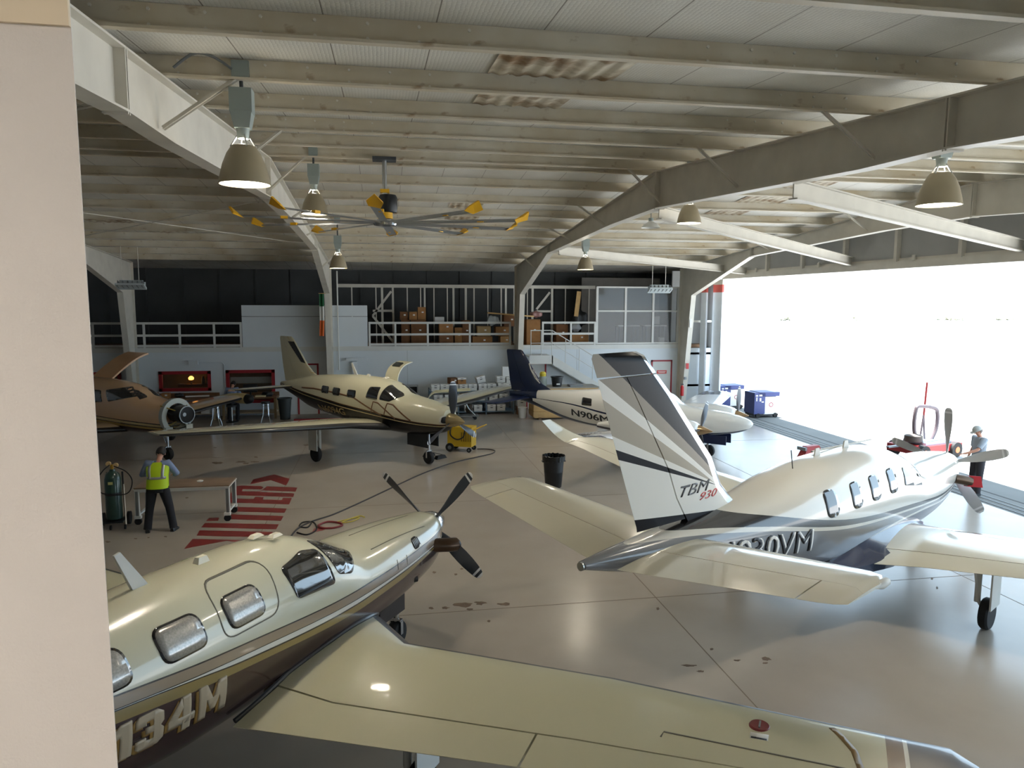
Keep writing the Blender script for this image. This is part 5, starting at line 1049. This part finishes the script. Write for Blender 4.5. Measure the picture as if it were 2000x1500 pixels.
tag(MB().box((-7.5, 31.3, .95), (.9, .12, .05), rz=.15).build('long_board', PAPER), 'white strip lying on the long brown workbench', 'board'); blob('tool_bag', 'dark tool bag on the long brown workbench', 'bag', (-8.2, 31.3, 1.0), .13, BLACK, 4, (1.4, .8, .7))
t = thing('monitor', 'black computer monitor on the bench below the curtained window', 'monitor', (-5.45, 31.45, .9)); MB().box((0, 0, .32), (.55, .05, .34)).build('screen', BLACK, t); MB().box((0, .02, .08), (.06, .05, .16)).build('stand', BLACK, t); MB().box((0, 0, .01), (.24, .18, .02)).build('foot', BLACK, t)
blob('cable_heap', 'black and white heap of straps on the computer workbench', 'straps', (-4.75, 31.3, .98), .16, BLACK, 8, (1.5, .9, .6)); tag(MB().box((-5.0, 31.15, .93), (.4, .3, .06)).build('paper_stack', M('buff_paper', (196, 182, 140), .8)), 'stack of buff papers on the computer workbench', 'papers')
t = thing('lamp_on_shelf', 'small orange glowing lamp behind the left red-framed window', 'lamp', (-8.45, 34.3, 1.12)); MB().lathe([(.05, 0), (.02, .1), (.02, .18)]).build('base', BLACK, t); MB().lathe([(.03, .18), (.1, .2), (.12, .28), (.05, .36)]).build('globe', M('lamp_glow', (255, 190, 110), .5, emit=(255, 170, 80), es=5), t)
for i, (x, c, lab) in enumerate(((-7.75, PAPER, 'white jug on the shelf behind left red-framed window'), (-7.95, GREYM, 'grey tin on the shelf behind left red-framed window'), (-7.35, M('brass', (190, 150, 60), .35, .6), 'brass ornament behind left red-framed window'))): tag(MB().lathe([(.08, 0), (.09, .2), (.05, .28), (.05, .34)], n=16).build('shelf_jar', c, loc=(x, 34.3, 1.12)), lab, 'jar')
def stool(x, y, label, seat=.76):
    t = thing('bar_stool', label, 'stool', (x, y, 0), .4, group='chrome stools at the benches')
    MB().lathe([(.02, seat), (.17, seat), (.18, seat+.03), (.17, seat+.07), (.02, seat+.08)], n=24).build('seat', BLACK, t)
    for k in range(4):
        a = k*PI/2+.4; MB().tube(smooth_path([(.12*math.cos(a), .12*math.sin(a), seat), (.15*math.cos(a), .15*math.sin(a), .3), (.19*math.cos(a), .19*math.sin(a), .2), (.25*math.cos(a), .25*math.sin(a), .01)], 4), .014, 8).build('leg', CHROME, t)
    for z, r in ((.3, .165), (seat-.1, .135)): MB().tube([(r*math.cos(q), r*math.sin(q), z) for q in np.linspace(0, 2*PI, 20, endpoint=False)], .012, 6, closed=True).build('foot_ring', CHROME, t)
stool(-6.45, 29.6, 'chrome stool on the left, in front of the computer workbench'); stool(-4.65, 30.1, 'chrome stool on the right, beside the dark bin')
t = thing('trash_bin', 'large dark grey round bin beside the red-framed rear door', 'bin', (-4.0, 30.75, 0)); MB().lathe([(.2, 0), (.27, .82), (.30, .82), (.30, .88), (.26, .88), (.19, .05)], n=28, cap=False).build('barrel', M('bin_grey', (44, 50, 50), .55), t); MB().lathe([(.01, .02), (.2, .02)], n=28).build('base', BLACK, t)
t = thing('door_platform', 'low platform with a red front edge before the rear door', 'platform', (-2.6, 30.4, 0)); MB().box((0, .06, .06), (1.9, 1.0, .12)).build('deck', M('platform_grey', (120, 112, 104), .7), t); MB().box((0, -.45, .06), (1.92, .03, .121)).build('red_edge', RED, t)
t = thing('small_cabinet', 'dark open cabinet behind the cockpit of N6094G', 'cabinet', (1.05, 31.4, 0)); MB().box((0, .2, .62), (.8, .05, 1.2)).build('back', BLACK, t)
for x in (-.4, .4): MB().box((x, 0, .62), (.04, .45, 1.24)).build('side_panel', M('cab_pale', (150, 152, 150), .6), t)
for z in (.04, .62, 1.22): MB().box((0, 0, z), (.8, .45, .04)).build('shelf', M('cab_pale', (150, 152, 150), .6), t)
# ================================================================== ON THE FLOOR
# black bin
t = thing('trash_can', 'black round trash can standing alone on the open floor', 'bin', (4.38, 18.3, 0))
MB().lathe([(.20, 0), (.215, .02), (.245, .40), (.25, .41), (.25, .44), (.275, .80), (.29, .80), (.295, .84), (.27, .845), (.265, .80), (.205, .06)], n=36, cap=False).build('barrel', BLACK, t); MB().lathe([(.01, .03), (.205, .03)], n=30).build('base', BLACK, t)
n = 40; MB().rings([[((.297+.008*math.sin(i*3)+k)*math.cos(2*PI*i/n), (.297+.008*math.sin(i*3)+k)*math.sin(2*PI*i/n), z+.012*math.sin(i*2.3)) for i in range(n)] for z, k in ((.72, 0), (.85, .004), (.855, -.03), (.6, -.06))], cap=False).build('bag_rim', M('bin_bag', (18, 19, 20), .25), t)
for s in (-1, 1): MB().box((s*.285, 0, .7), (.05, .14, .03)).build('grip', BLACK, t)
# yellow power cart
YC = M('cart_yellow', (196, 160, 34), .45, var=.12); t = thing('power_cart', 'yellow wheeled power cart beside the nose of N6094G', 'cart', (2.5, 23.35, 0), -.45)
MB().box((0, 0, .46), (.82, .5, .58)).build('body', YC, t); MB().box((0, 0, .78), (.84, .52, .07)).build('lid', YC, t)
for k in range(5): MB().box((.08+k*.075, -.253, .5), (.035, .01, .3)).build('vent_slot', M('vent_dark', (120, 96, 22), .6), t)
for x, y, r in ((-.32, -.27, .14), (-.32, .27, .14), (.33, -.24, .075), (.33, .24, .075)): w = MB().cyl((x, y-.03, r), (x, y+.03, r), r, n=20).build('wheel', RUBBER, t); MB().cyl((x, y-.035, r), (x, y+.035, r), r*.45, n=14).build('wheel_rim', GREYM, w)
MB().tube([(.4, -.15, .7), (.8, -.15, .88), (.8, .15, .88), (.4, .15, .7)], .018, 8).build('tow_handle', M('handle_yellow', (222, 180, 70), .5), t)
MB().tube(smooth_path([(-.3, -.24, .78), (-.28, -.3, .55), (-.05, -.32, .42), (.16, -.3, .52), (.2, -.26, .78)], 6), .022, 8).build('power_cable', RUBBER, t)
# long cable and coils on the floor
def gpts(L, z=.015): return [tuple(at(x, y, Z=z)) for x, y in L]
tag(MB().tube(smooth_path(gpts([(932, 877), (950, 877), (966, 880), (960, 886), (930, 893), (880, 905), (820, 927), (760, 955), (700, 983), (650, 1005), (610, 1018), (585, 1030), (570, 1045), (560, 1065)]), 8), .018, 8).build('power_hose', M('hose_grey', (62, 58, 58), .7)), 'long dark cable snaking across the floor from the yellow cart', 'cable')
tag(MB().tube(smooth_path(gpts([(608, 1022), (600, 1030), (585, 1028), (592, 1020), (612, 1020), (618, 1034), (600, 1044), (580, 1040)]), 8), .016, 8).build('cable_loop', RUBBER), 'small black cable loop behind the foreground airplane cowling', 'cable')
tag(MB().tube(smooth_path(gpts([(622, 1026), (640, 1019), (662, 1021), (668, 1026), (650, 1031), (630, 1031)], .02), 8, True), .022, 8, closed=True).build('red_hose', M('hose_red', (122, 30, 34), .5)), 'dark red hose coiled on the floor behind the cowling', 'hose')
tag(MB().tube(smooth_path(gpts([(655, 1020), (672, 1016), (690, 1012), (702, 1011), (688, 1018), (668, 1020), (700, 1008), (712, 1010)], .02), 8), .014, 8).build('yellow_cord', M('cord_yellow', (188, 170, 70), .5)), 'yellow cord bundled beside the red hose', 'cord')
t = thing('wheel_chock', 'black rubber chocks at the nose wheel of N6094G', 'chock', tuple(at(849, 893, Z=0)), -.89)
for x in (-.26, .26): MB().box((x, 0, .05), (.16, .42, .1), tap=.7).build('chock_block', RUBBER, t)
MB().cyl((-.26, .15, .09), (.26, .15, .09), .01, n=6).build('rope', RUBBER, t)
# wheeled work table with worker
t = thing('rolling_table', 'white wheeled work table with brown top beside the red floor lettering', 'table', (-4.38, 16.95, 0), -.02)
MB().box((0, 0, .80), (1.98, .72, .03)).build('tabletop', M('table_brown', (140, 116, 96), .5, var=.25, scale=3), t); MB().box((0, 0, .778), (2.0, .75, .02)).build('top_frame', WHITE, t)
for s in (-1, 1):
    for y in (-.33, .33):
        l = MB().box((s*.94, y, .46), (.09, .05, .62)).build('leg', WHITE, t); MB().box((s*.94, y-.028, .46), (.055, .01, .55)).build('leg_slot', GREYM, l)
        c = MB().box((s*.93, y-.02, .165), (.13, .1, .06)).build('caster_bracket', WHITE, t); MB().cyl((s*.93, y-.045, .07), (s*.93, y+.01, .07), .075, n=18).build('caster_wheel', RUBBER, c)
    MB().box((s*.94, 0, .2), (.05, .7, .04)).build('cross_rail', WHITE, t)
MB().box((0, .33, .70), (1.85, .03, .10)).build('apron', WHITE, t); MB().box((0, -.33, .74), (1.85, .03, .06)).build('apron', WHITE, t)
tag(MB().lathe([(.06, 0), (.07, .02), (.03, .035), (.01, .03)], n=18).build('cap_lid', PAPER, loc=(-4.1, 17.0, .815)), 'small white lid on the wheeled work table', 'lid')
# gas bottle on a trolley
GRN = M('bottle_green', (34, 62, 54), .3, coat=.3); t = thing('gas_bottle_trolley', 'dark green gas bottle strapped to a wheeled trolley behind the worker', 'gas bottle', (-5.78, 16.6, 0), .1)
MB().lathe([(.02, .16), (.16, .18), (.165, .25), (.165, 1.05), (.13, 1.16), (.06, 1.22), (.05, 1.26)], n=28).build('bottle', GRN, t)
v = MB().cyl((0, 0, 1.26), (0, 0, 1.36), .035, n=12).build('valve', M('brass', (190, 150, 60), .35, .6), t)
for x, z in ((-.06, 1.38), (.08, 1.34)): MB().cyl((x, -.05, z), (x, .01, z), .05, n=18).build('gauge', M('gauge', (190, 160, 110), .4), v)
MB().box((0, -.05, .14), (.42, .4, .03)).build('foot_plate', BLACK, t); 
for s in (-1, 1): MB().cyl((s*.26-.03, .1, .14), (s*.26+.03, .1, .14), .14, n=22).build('wheel', RUBBER, t); MB().bar((s*.17, .17, .15), (s*.15, .2, 1.15), .03, .03).build('trolley_rail', BLACK, t); MB().cyl((s*.14+.12-.015, -.3, .05), (s*.14+.12+.015, -.3, .05), .05, n=14).build('caster', RUBBER, t)
MB().bar((.2, .05, .9), (.28, -.28, .1), .02, .02).build('prop_bar', ALU, t); MB().lathe([(.168, .7), (.168, .76)], n=24, cap=False).build('strap', BLACK, t); MB().box((-.01, -.166, .98), (.09, .008, .06)).build('label_tag', M('tag_yellow', (190, 186, 120), .6), t)
MB().tube(smooth_path([(.05, -.05, 1.33), (.28, -.06, 1.2), (.4, -.1, 1.0), (.32, -.1, .75), (.1, -.16, .72), (-.2, -.18, .8), (-.3, -.15, 1.0), (-.15, -.14, 1.25), (-.03, -.05, 1.36)], 6), .012, 8).build('gas_hose', RUBBER, t)
t = thing('utility_cart', 'grey utility cart half hidden by the office wall', 'cart', (-7.0, 17.45, 0), .1)
for z in (.2, .78): MB().box((0, 0, z), (1.1, .55, .05)).build('shelf', GREYM, t)
for x in (-.5, .5):
    for y in (-.24, .24): MB().box((x, y, .45), (.05, .05, .75)).build('post', GREYM, t); MB().cyl((x, y-.02, .06), (x, y+.02, .06), .06, n=14).build('caster', RUBBER, t)
blob('red_rag', 'dark red rag on the utility cart', 'rag', (-6.6, 17.35, .83), .1, M('rag', (96, 30, 34), .9), 6, (1.3, 1, .5))
# equipment beyond the door
BLU = M('cart_blue', (50, 62, 120), .5)
def gpu(x, y, rz, label, sc=1.0):
    t = thing('ground_power_unit', label, 'power unit', (x, y, 0), rz, sc=sc)
    MB().box((-.35, 0, .62), (.5, .8, .9)).build('cabinet', BLU, t); MB().box((.1, 0, 1.0), (.95, .8, .18)).build('hood', BLU, t); MB().box((.18, 0, .52), (.6, .74, .74)).build('side_panel', M('panel_white', (222, 222, 220), .5), t); MB().box((.0, 0, .12), (1.15, .7, .08)).build('chassis', BLACK, t)
    n = 14; MB().rings([[(.2+.1*k*math.cos(2*PI*i/n), -.376, .55+.1*k*math.sin(2*PI*i/n)) for i in range(n)] for k in (1, .7)], cap=False).build('round_emblem', M('emblem_red', (170, 80, 90), .5), t)
    for xx, zz, w, h in ((-.5, .95, .1, .06), (-.32, .96, .14, .07), (-.5, .8, .05, .16), (-.33, .78, .08, .14), (-.22, .68, .1, .05)): MB().box((xx, -.404, zz), (w, .01, h)).build('gauge_plate', PAPER, t)
    for xx in (-.4, .42):
        for yy in (-.36, .36): MB().cyl((xx, yy-.04, .1), (xx, yy+.04, .1), .1, n=16).build('wheel', RUBBER, t)
gpu(15.9, 28.4, .05, 'blue and white ground power unit outside the door, nearer one'); gpu(15.6, 30.9, .05, 'blue and white ground power unit outside the door, farther one')
TR = M('tug_red', (150, 40, 40), .5); TG = M('tug_grey', (92, 80, 84), .5)
t = thing('aircraft_tug', 'low red aircraft tug with a tall hoop outside the door', 'tug', (17.0, 20.2, 0), .25)
MB().box((0, 0, .32), (2.2, 1.0, .22)).build('chassis', TR, t); MB().box((.1, 0, .47), (1.2, .8, .1)).build('deck', M('tug_deck', (150, 170, 190), .5), t)
MB().tube(smooth_path([(-.35, 0, .45), (-.5, 0, .75), (-.56, 0, 1.1), (-.52, 0, 1.5), (-.38, 0, 1.62), (.35, 0, 1.52), (.52, 0, 1.3), (.5, 0, .85), (.3, 0, .5)], 5), .06, 10).build('hoop', TG, t)
for s in (-1, 1): MB().cyl((s*.12, .1, .45), (0, .1, 1.3), .03, n=8).build('mast_leg', TG, t)
MB().cyl((0, .1, 1.2), (.06, .1, 2.35), .032, n=8).build('mast', TR, t)
for x in (-.75, .75):
    for y in (-.5, .5): w = MB().cyl((x, y-.09, .24), (x, y+.09, .24), .24, n=22).build('wheel', RUBBER, t); MB().cyl((x, y-.1, .24), (x, y+.1, .24), .1, n=14).build('wheel_hub', M('hub_orange', (206, 110, 60), .5), w)
MB().lathe([(.03, 0), (.28, .02), (.26, .2), (.1, .26)], (-.55, 0, .5), n=18).build('seat', M('tug_seat', (74, 66, 60), .7), t); MB().box((-1.35, 0, .42), (.7, .1, .05)).build('tow_arm', GREYM, t)
t = thing('red_ramp', 'red folded stand on the floor beyond the white turboprop', 'stand', tuple(at(1583, 892, Z=0)), .3); MB().box((0, 0, .18), (.9, .3, .36), tap=.6).build('body', TR, t); MB().box((-.4, 0, .3), (.08, .32, .1)).build('bracket', GREYM, t)
# pale scrub on the horizon
SCR = M('pale_scrub', (186, 184, 164), .9, var=.3, scale=1)
for i, (px, w) in enumerate(((1540, 3), (1675, 2.5), (1855, 7), (1955, 7))):
    p = at(px, 612, Y=170); bm = bmesh.new(); rnd = random.Random(i)
    for k in range(26):
        q = bmesh.ops.create_icosphere(bm, subdivisions=1, radius=rnd.uniform(.3, .7)); c = Vector((rnd.uniform(-w/2, w/2), rnd.uniform(-1.5, 1.5), rnd.uniform(.2, 1.2)))
        for v in q['verts']: v.co = v.co*rnd.uniform(.85, 1.2)+c
    me = bpy.data.meshes.new('desert_scrub'); bm.to_mesh(me); bm.free(); me.materials.append(SCR); o = bpy.data.objects.new('desert_scrub', me); COL.objects.link(o); o.location = (p.x, p.y, -.02)
    tag(o, 'pale desert scrub on the horizon, %s from left' % ORD[i if i < 1 else i], 'shrub', 'scrub on the horizon')

# ================================================================== PEOPLE
def skin(name, J, E_, mat, parent, root, sub=2):
    """J: joint -> (position, radius); E_: edges between joints"""
    keys = list(J); me = bpy.data.meshes.new(name); me.from_pydata([J[k][0] for k in keys], [(keys.index(a), keys.index(b)) for a, b in E_], [])
    me.materials.append(mat); o = bpy.data.objects.new(name, me); COL.objects.link(o); o.parent = parent
    o.modifiers.new('skin', 'SKIN'); sv = me.skin_vertices[0].data
    for i, k in enumerate(keys):
        r = J[k][1]; sv[i].radius = r if isinstance(r, (tuple, list)) else (r, r); sv[i].use_root = (k == root)
    s = o.modifiers.new('sub', 'SUBSURF'); s.levels = sub; s.render_levels = sub
    o.modifiers['skin'].use_smooth_shade = True
    return o
def lerp(a, b, t): return tuple(p+(q-p)*t for p, q in zip(a, b))
def person(label, loc, rz, P, shirt, trousers, sleeves=.45, hair=HAIR, cap=None, vest=None, shoe=BLACK, sc=1.0):
    """P: joint positions with the figure facing +Y, X to its right; the body is one skinned mesh, clothes are children"""
    t = thing('person', label, 'person', loc, rz, sc=sc)
    J = {'pel': (P['pel'], (.13, .10)), 'ab': (lerp(P['pel'], P['chest'], .5), (.125, .095)), 'chest': (P['chest'], (.14, .10)), 'neck': (P['neck'], .05)}
    E_ = [('pel', 'ab'), ('ab', 'chest'), ('chest', 'neck')]
    hd = Vector(P['head']); nk = Vector(P['neck']); up = (hd-nk).normalized()
    J['jaw'] = (tuple(nk+up*.07), (.055, .062)); J['skull'] = (tuple(hd), (.078, .092)); J['crown'] = (tuple(hd+up*.075), (.06, .07)); E_ += [('neck', 'jaw'), ('jaw', 'skull'), ('skull', 'crown')]
    fing = []
    for s, n in ((1, 'R'), (-1, 'L')):
        sh, el, wr, ha = (P[k+n] for k in ('sh', 'el', 'wr', 'ha')); hip, kn, an, toe = (P[k+n] for k in ('hip', 'kn', 'an', 'toe'))
        J.update({'sh'+n: (sh, .055), 'el'+n: (el, .042), 'wr'+n: (wr, .028), 'pa'+n: (lerp(wr, ha, .5), (.036, .018)), 'hip'+n: (hip, .085), 'kn'+n: (kn, .058), 'an'+n: (an, .038), 'toe'+n: (toe, (.04, .03))})
        E_ += [('chest', 'sh'+n), ('sh'+n, 'el'+n), ('el'+n, 'wr'+n), ('wr'+n, 'pa'+n), ('pel', 'hip'+n), ('hip'+n, 'kn'+n), ('kn'+n, 'an'+n), ('an'+n, 'toe'+n)]
        d = (Vector(ha)-Vector(wr)).normalized(); side = d.cross(Vector((0, 0, 1)) if abs(d.z) < .85 else Vector((0, 1, 0))).normalized(); nrm = side.cross(d); c = Vector(lerp(wr, ha, .5))
        for i, (o_, l_) in enumerate(((-.027, .075), (-.009, .085), (.009, .08), (.027, .062))):
            b0 = c+d*.035+side*o_; fing.append((n, i, b0, b0+d*l_*.5+nrm*-.008, b0+d*l_-nrm*.03))
        tb = c+side*-.036*s-d*.01; fing.append((n, 4, tb, tb+d*.03-side*.02*s-nrm*.01, tb+d*.06-side*.018*s-nrm*.025))
    for n, i, a, b, c in fing:
        ka, kb, kc = ['f%s%d%s' % (n, i, q) for q in 'abc']; J[ka] = (tuple(a), .0105); J[kb] = (tuple(b), .0095); J[kc] = (tuple(c), .008); E_ += [('pa'+n, ka), (ka, kb), (kb, kc)]
    body = skin('body', J, E_, SKIN, t, 'pel')
    fwd = Vector((0, 1, 0)); fwd = (fwd-up*fwd.dot(up)).normalized(); rgt = fwd.cross(up)
    MB().lathe([(.004, .03), (.014, .0), (.012, -.02)], n=8, ax='Y').build('nose', SKIN, t, loc=tuple(hd+fwd*.088-up*.015))
    for s in (1, -1):
        MB().lathe([(.002, .008), (.010, .0), (.002, -.008)], n=10, ax='Y').build('eye', BLACK, t, loc=tuple(hd+fwd*.083+rgt*s*.032+up*.012)); MB().lathe([(.005, .012), (.026, .0), (.005, -.012)], n=10, ax='X').build('ear', SKIN, t, loc=tuple(hd+rgt*s*.084-up*.005))
    MB().box((0, 0, 0), (.042, .01, .008)).build('mouth', M('lips', (150, 92, 84), .5), t, loc=tuple(hd+fwd*.078-up*.062))
    bm = bmesh.new(); bmesh.ops.create_icosphere(bm, subdivisions=3, radius=1)
    for v in list(bm.verts):
        q = v.co; 
        if q.z < -.68 or (q.y > .15 and q.z < .45): bm.verts.remove(v)
    for v in bm.verts: v.co = up*(v.co.z*.125+.02)+fwd*(v.co.y*.112-.008)+rgt*(v.co.x*.098)
    me = bpy.data.meshes.new('hair'); bm.to_mesh(me); bm.free(); me.materials.append(hair); ho = bpy.data.objects.new('hair', me); COL.objects.link(ho); ho.parent = t; ho.location = hd; me.polygons.foreach_set('use_smooth', [True]*len(me.polygons)); ho.modifiers.new('t', 'SOLIDIFY').thickness = .01
    # clothes
    def torso(secs, n=24):
        """garment rings along the spine: (fraction pelvis-chest-neck, half width, half depth)"""
        rs = []
        for f, wx, wy in secs:
            c = lerp(P['pel'], P['chest'], f) if f <= 1 else lerp(P['chest'], P['neck'], f-1)
            rs.append([(c[0]+wx*math.copysign(abs(math.cos(q))**.8, math.cos(q)), c[1]+wy*math.copysign(abs(math.sin(q))**.8, math.sin(q)), c[2]) for q in [2*PI*i/n for i in range(n)]])
        return rs
    b = MB().rings(torso([(-.25, .165, .125), (.1, .172, .13), (.5, .168, .125), (1, .188, .132), (1.35, .195, .125), (1.6, .17, .11), (1.8, .10, .085), (1.95, .066, .066)]))
    for n in 'RL':
        e = lerp(P['sh'+n], P['el'+n], min(1, sleeves/.5)); a0 = lerp(P['chest'], P['sh'+n], .55); a0 = (a0[0], a0[1], P['sh'+n][2]-.03)
        pts = [a0, P['sh'+n], lerp(P['sh'+n], e, .5), e]; rr = [.085, .082, .07, .064]
        if sleeves > .5: pts += [lerp(P['el'+n], P['wr'+n], min(1, (sleeves-.5)/.5))]; rr += [.045]
        b.tube(pts, rr, 12)
    b.build('shirt', shirt, t, sharp=70)
    tb_ = MB().rings(torso([(.2, .160, .118), (0, .168, .125), (-.2, .172, .13), (-.38, .15, .12)]))
    for n in 'RL':
        a = Vector(P['an'+n]); tb_.tube([lerp(P['hip'+n], P['pel'], .25), P['hip'+n], lerp(P['hip'+n], P['kn'+n], .5), P['kn'+n], lerp(P['kn'+n], P['an'+n], .5), (a.x, a.y, a.z-.03)], [.10, .112, .098, .082, .076, .078], 14)
        f = Vector(P['toe'+n]); d = (f-a); d.z = 0; d.normalize(); sd = Vector((-d.y, d.x, 0)); pts = []
        rs = []
        for k, w, h in ((-.09, .035, .07), (-.06, .045, .09), (.02, .046, .10), (.09, .05, .07), (.16, .045, .05), (.19, .02, .03)):
            c = Vector((a.x, a.y, 0))+d*k; rs.append([tuple(c+sd*w*x+Vector((0, 0, z*h))) for x, z in ((-1, 0), (1, 0), (1, .5), (.6, 1), (-.6, 1), (-1, .5))])
        MB().rings(rs).build('shoe', shoe, t)
    tb_.build('trousers', trousers, t, sharp=70)
    MB().rings(torso([(.06, .175, .133), (.16, .175, .133)]), cap=False).build('belt', BLACK, t)
    if cap:
        bm = bmesh.new(); bmesh.ops.create_icosphere(bm, subdivisions=3, radius=1)
        for v in list(bm.verts):
            if v.co.z < -.02: bm.verts.remove(v)
        for v in bm.verts: v.co = up*(v.co.z*.12+.035)+fwd*(v.co.y*.118)+rgt*(v.co.x*.105)
        me = bpy.data.meshes.new('cap'); bm.to_mesh(me); bm.free(); me.materials.append(cap); co = bpy.data.objects.new('cap', me); COL.objects.link(co); co.parent = t; co.location = hd; me.polygons.foreach_set('use_smooth', [True]*len(me.polygons)); co.modifiers.new('t', 'SOLIDIFY').thickness = .012
        pk = [tuple(fwd*(.10+.085*math.sin(a))+rgt*(.085*math.cos(a))+up*(.035-.012*math.sin(a))) for a in np.linspace(0, PI, 9)]; pk2 = [tuple(Vector(p)+up*.008) for p in pk]
        MB().rings([pk, pk2], close=True).build('cap_peak', cap, co)
    if vest:
        vb = MB().rings(torso([(-.12, .215, .17), (.3, .208, .162), (.6, .204, .158), (1, .222, .16), (1.35, .232, .152), (1.62, .205, .135), (1.82, .12, .10)]), cap=False); vo = vb.build('safety_vest', vest, t, sharp=70)
        bv = BVHTree.FromPolygons([Vector(v) for v in vb.v], vb.f)
        back = lambda u, v: ((u, -2, v), (0, 1, 0)); SILV = M('reflective_tape', (176, 178, 176), .35, .5); pz_ = P['pel'][2]; cz = P['chest'][2]; mid = (pz_+cz)/2
        drape_line([(-.26, mid+.02), (.26, mid+.02)], .05, bv, 'reflective_tape', SILV, vo, back, off=.006, step=.04)
        for s in (-1, 1): drape_line([(s*.12, mid+.02), (s*.135, cz+.16)], .05, bv, 'reflective_tape', SILV, vo, back, off=.008, step=.04)
    return t
STAND = dict(pel=(0, 0, .97), chest=(0, -.01, 1.30), neck=(0, 0, 1.50), head=(0, .03, 1.645), shR=(.18, 0, 1.44), shL=(-.18, 0, 1.44), elR=(.25, .0, 1.15), elL=(-.25, 0, 1.15), wrR=(.26, .1, .92), wrL=(-.26, .1, .92), haR=(.26, .15, .82), haL=(-.26, .15, .82),
    hipR=(.10, 0, .92), hipL=(-.10, 0, .92), knR=(.12, .02, .50), knL=(-.12, .02, .50), anR=(.13, 0, .09), anL=(-.13, 0, .09), toeR=(.15, .16, .04), toeL=(-.15, .16, .04))
BLUES = M('blue_shirt', (126, 142, 172), .8, var=.1, scale=8); BLKT = M('black_trousers', (24, 25, 30), .8)
# worker in a safety vest, back to the viewer, bent over the table
Pw = dict(STAND, chest=(0, .07, 1.29), neck=(.01, .17, 1.48), head=(.03, .25, 1.60), shR=(.19, .10, 1.42), shL=(-.19, .10, 1.42), elR=(.33, .18, 1.18), elL=(-.33, .18, 1.18), wrR=(.24, .40, 1.10), wrL=(-.22, .42, 1.12), haR=(.19, .50, 1.09), haL=(-.16, .52, 1.12),
    hipR=(.11, 0, .92), hipL=(-.11, 0, .92), knR=(.2, .03, .50), knL=(-.18, .03, .50), anR=(.27, 0, .09), anL=(-.23, -.02, .09), toeR=(.30, .16, .04), toeL=(-.27, .15, .04))
person('worker seen from behind in a yellow-green safety vest, blue shirt and black trousers', (-4.72, 16.05, 0), .02, Pw, BLUES, BLKT, sleeves=.95, vest=M('hi_vis', (176, 206, 16), .6, emit=(150, 200, 0), es=.0), sc=1.02)
# man with a cap at the propeller
Pm = dict(STAND, head=(0, .07, 1.635), elR=(.27, -.03, 1.17), wrR=(.30, .05, .95), haR=(.30, .09, .85), elL=(-.24, .20, 1.20), wrL=(-.16, .44, 1.10), haL=(-.12, .53, 1.08), knR=(.12, .03, .5), anR=(.14, -.03, .09), anL=(-.13, .06, .09), toeL=(-.15, .22, .04), toeR=(.16, .13, .04))
person('man in a pale cap and grey shirt standing by the propeller in the open doorway', (14.91, 15.84, 0), math.radians(82), Pm, M('grey_shirt', (150, 158, 168), .8, var=.08, scale=9), M('dark_trousers', (44, 42, 48), .8), sleeves=.42, cap=M('cap_grey', (170, 172, 168), .8), hair=M('grey_hair', (110, 104, 100), .8), sc=1.0)
# man seated at the computer bench, back to the viewer
Ps = dict(STAND, pel=(0, 0, .86), chest=(0, .12, 1.18), neck=(.0, .24, 1.36), head=(.02, .32, 1.48), shR=(.19, .15, 1.31), shL=(-.19, .15, 1.31), elR=(.30, .26, 1.05), elL=(-.28, .26, 1.05), wrR=(.24, .46, 1.0), wrL=(-.22, .46, 1.0), haR=(.22, .54, .99), haL=(-.2, .54, .99),
    hipR=(.11, .04, .82), hipL=(-.11, .04, .82), knR=(.16, .30, .62), knL=(-.16, .30, .62), anR=(.16, .20, .09), anL=(-.16, .20, .09), toeR=(.17, .34, .04), toeL=(-.17, .34, .04))
person('man in a blue shirt seated with his back turned at the computer workbench', (-6.0, 30.42, 0), 0, Ps, BLUES, BLKT, sleeves=.8)
st_ = thing('bench_seat', 'dark seat under the man in blue at the bench', 'stool', (-6.0, 30.34, 0)); MB().lathe([(.02, .62), (.2, .62), (.2, .69), (.02, .70)], n=22).build('seat', BLACK, st_); MB().cyl((0, 0, .03), (0, 0, .62), .03).build('post', CHROME, st_); MB().lathe([(.24, 0), (.24, .02), (.05, .05)], n=22).build('base', BLACK, st_)
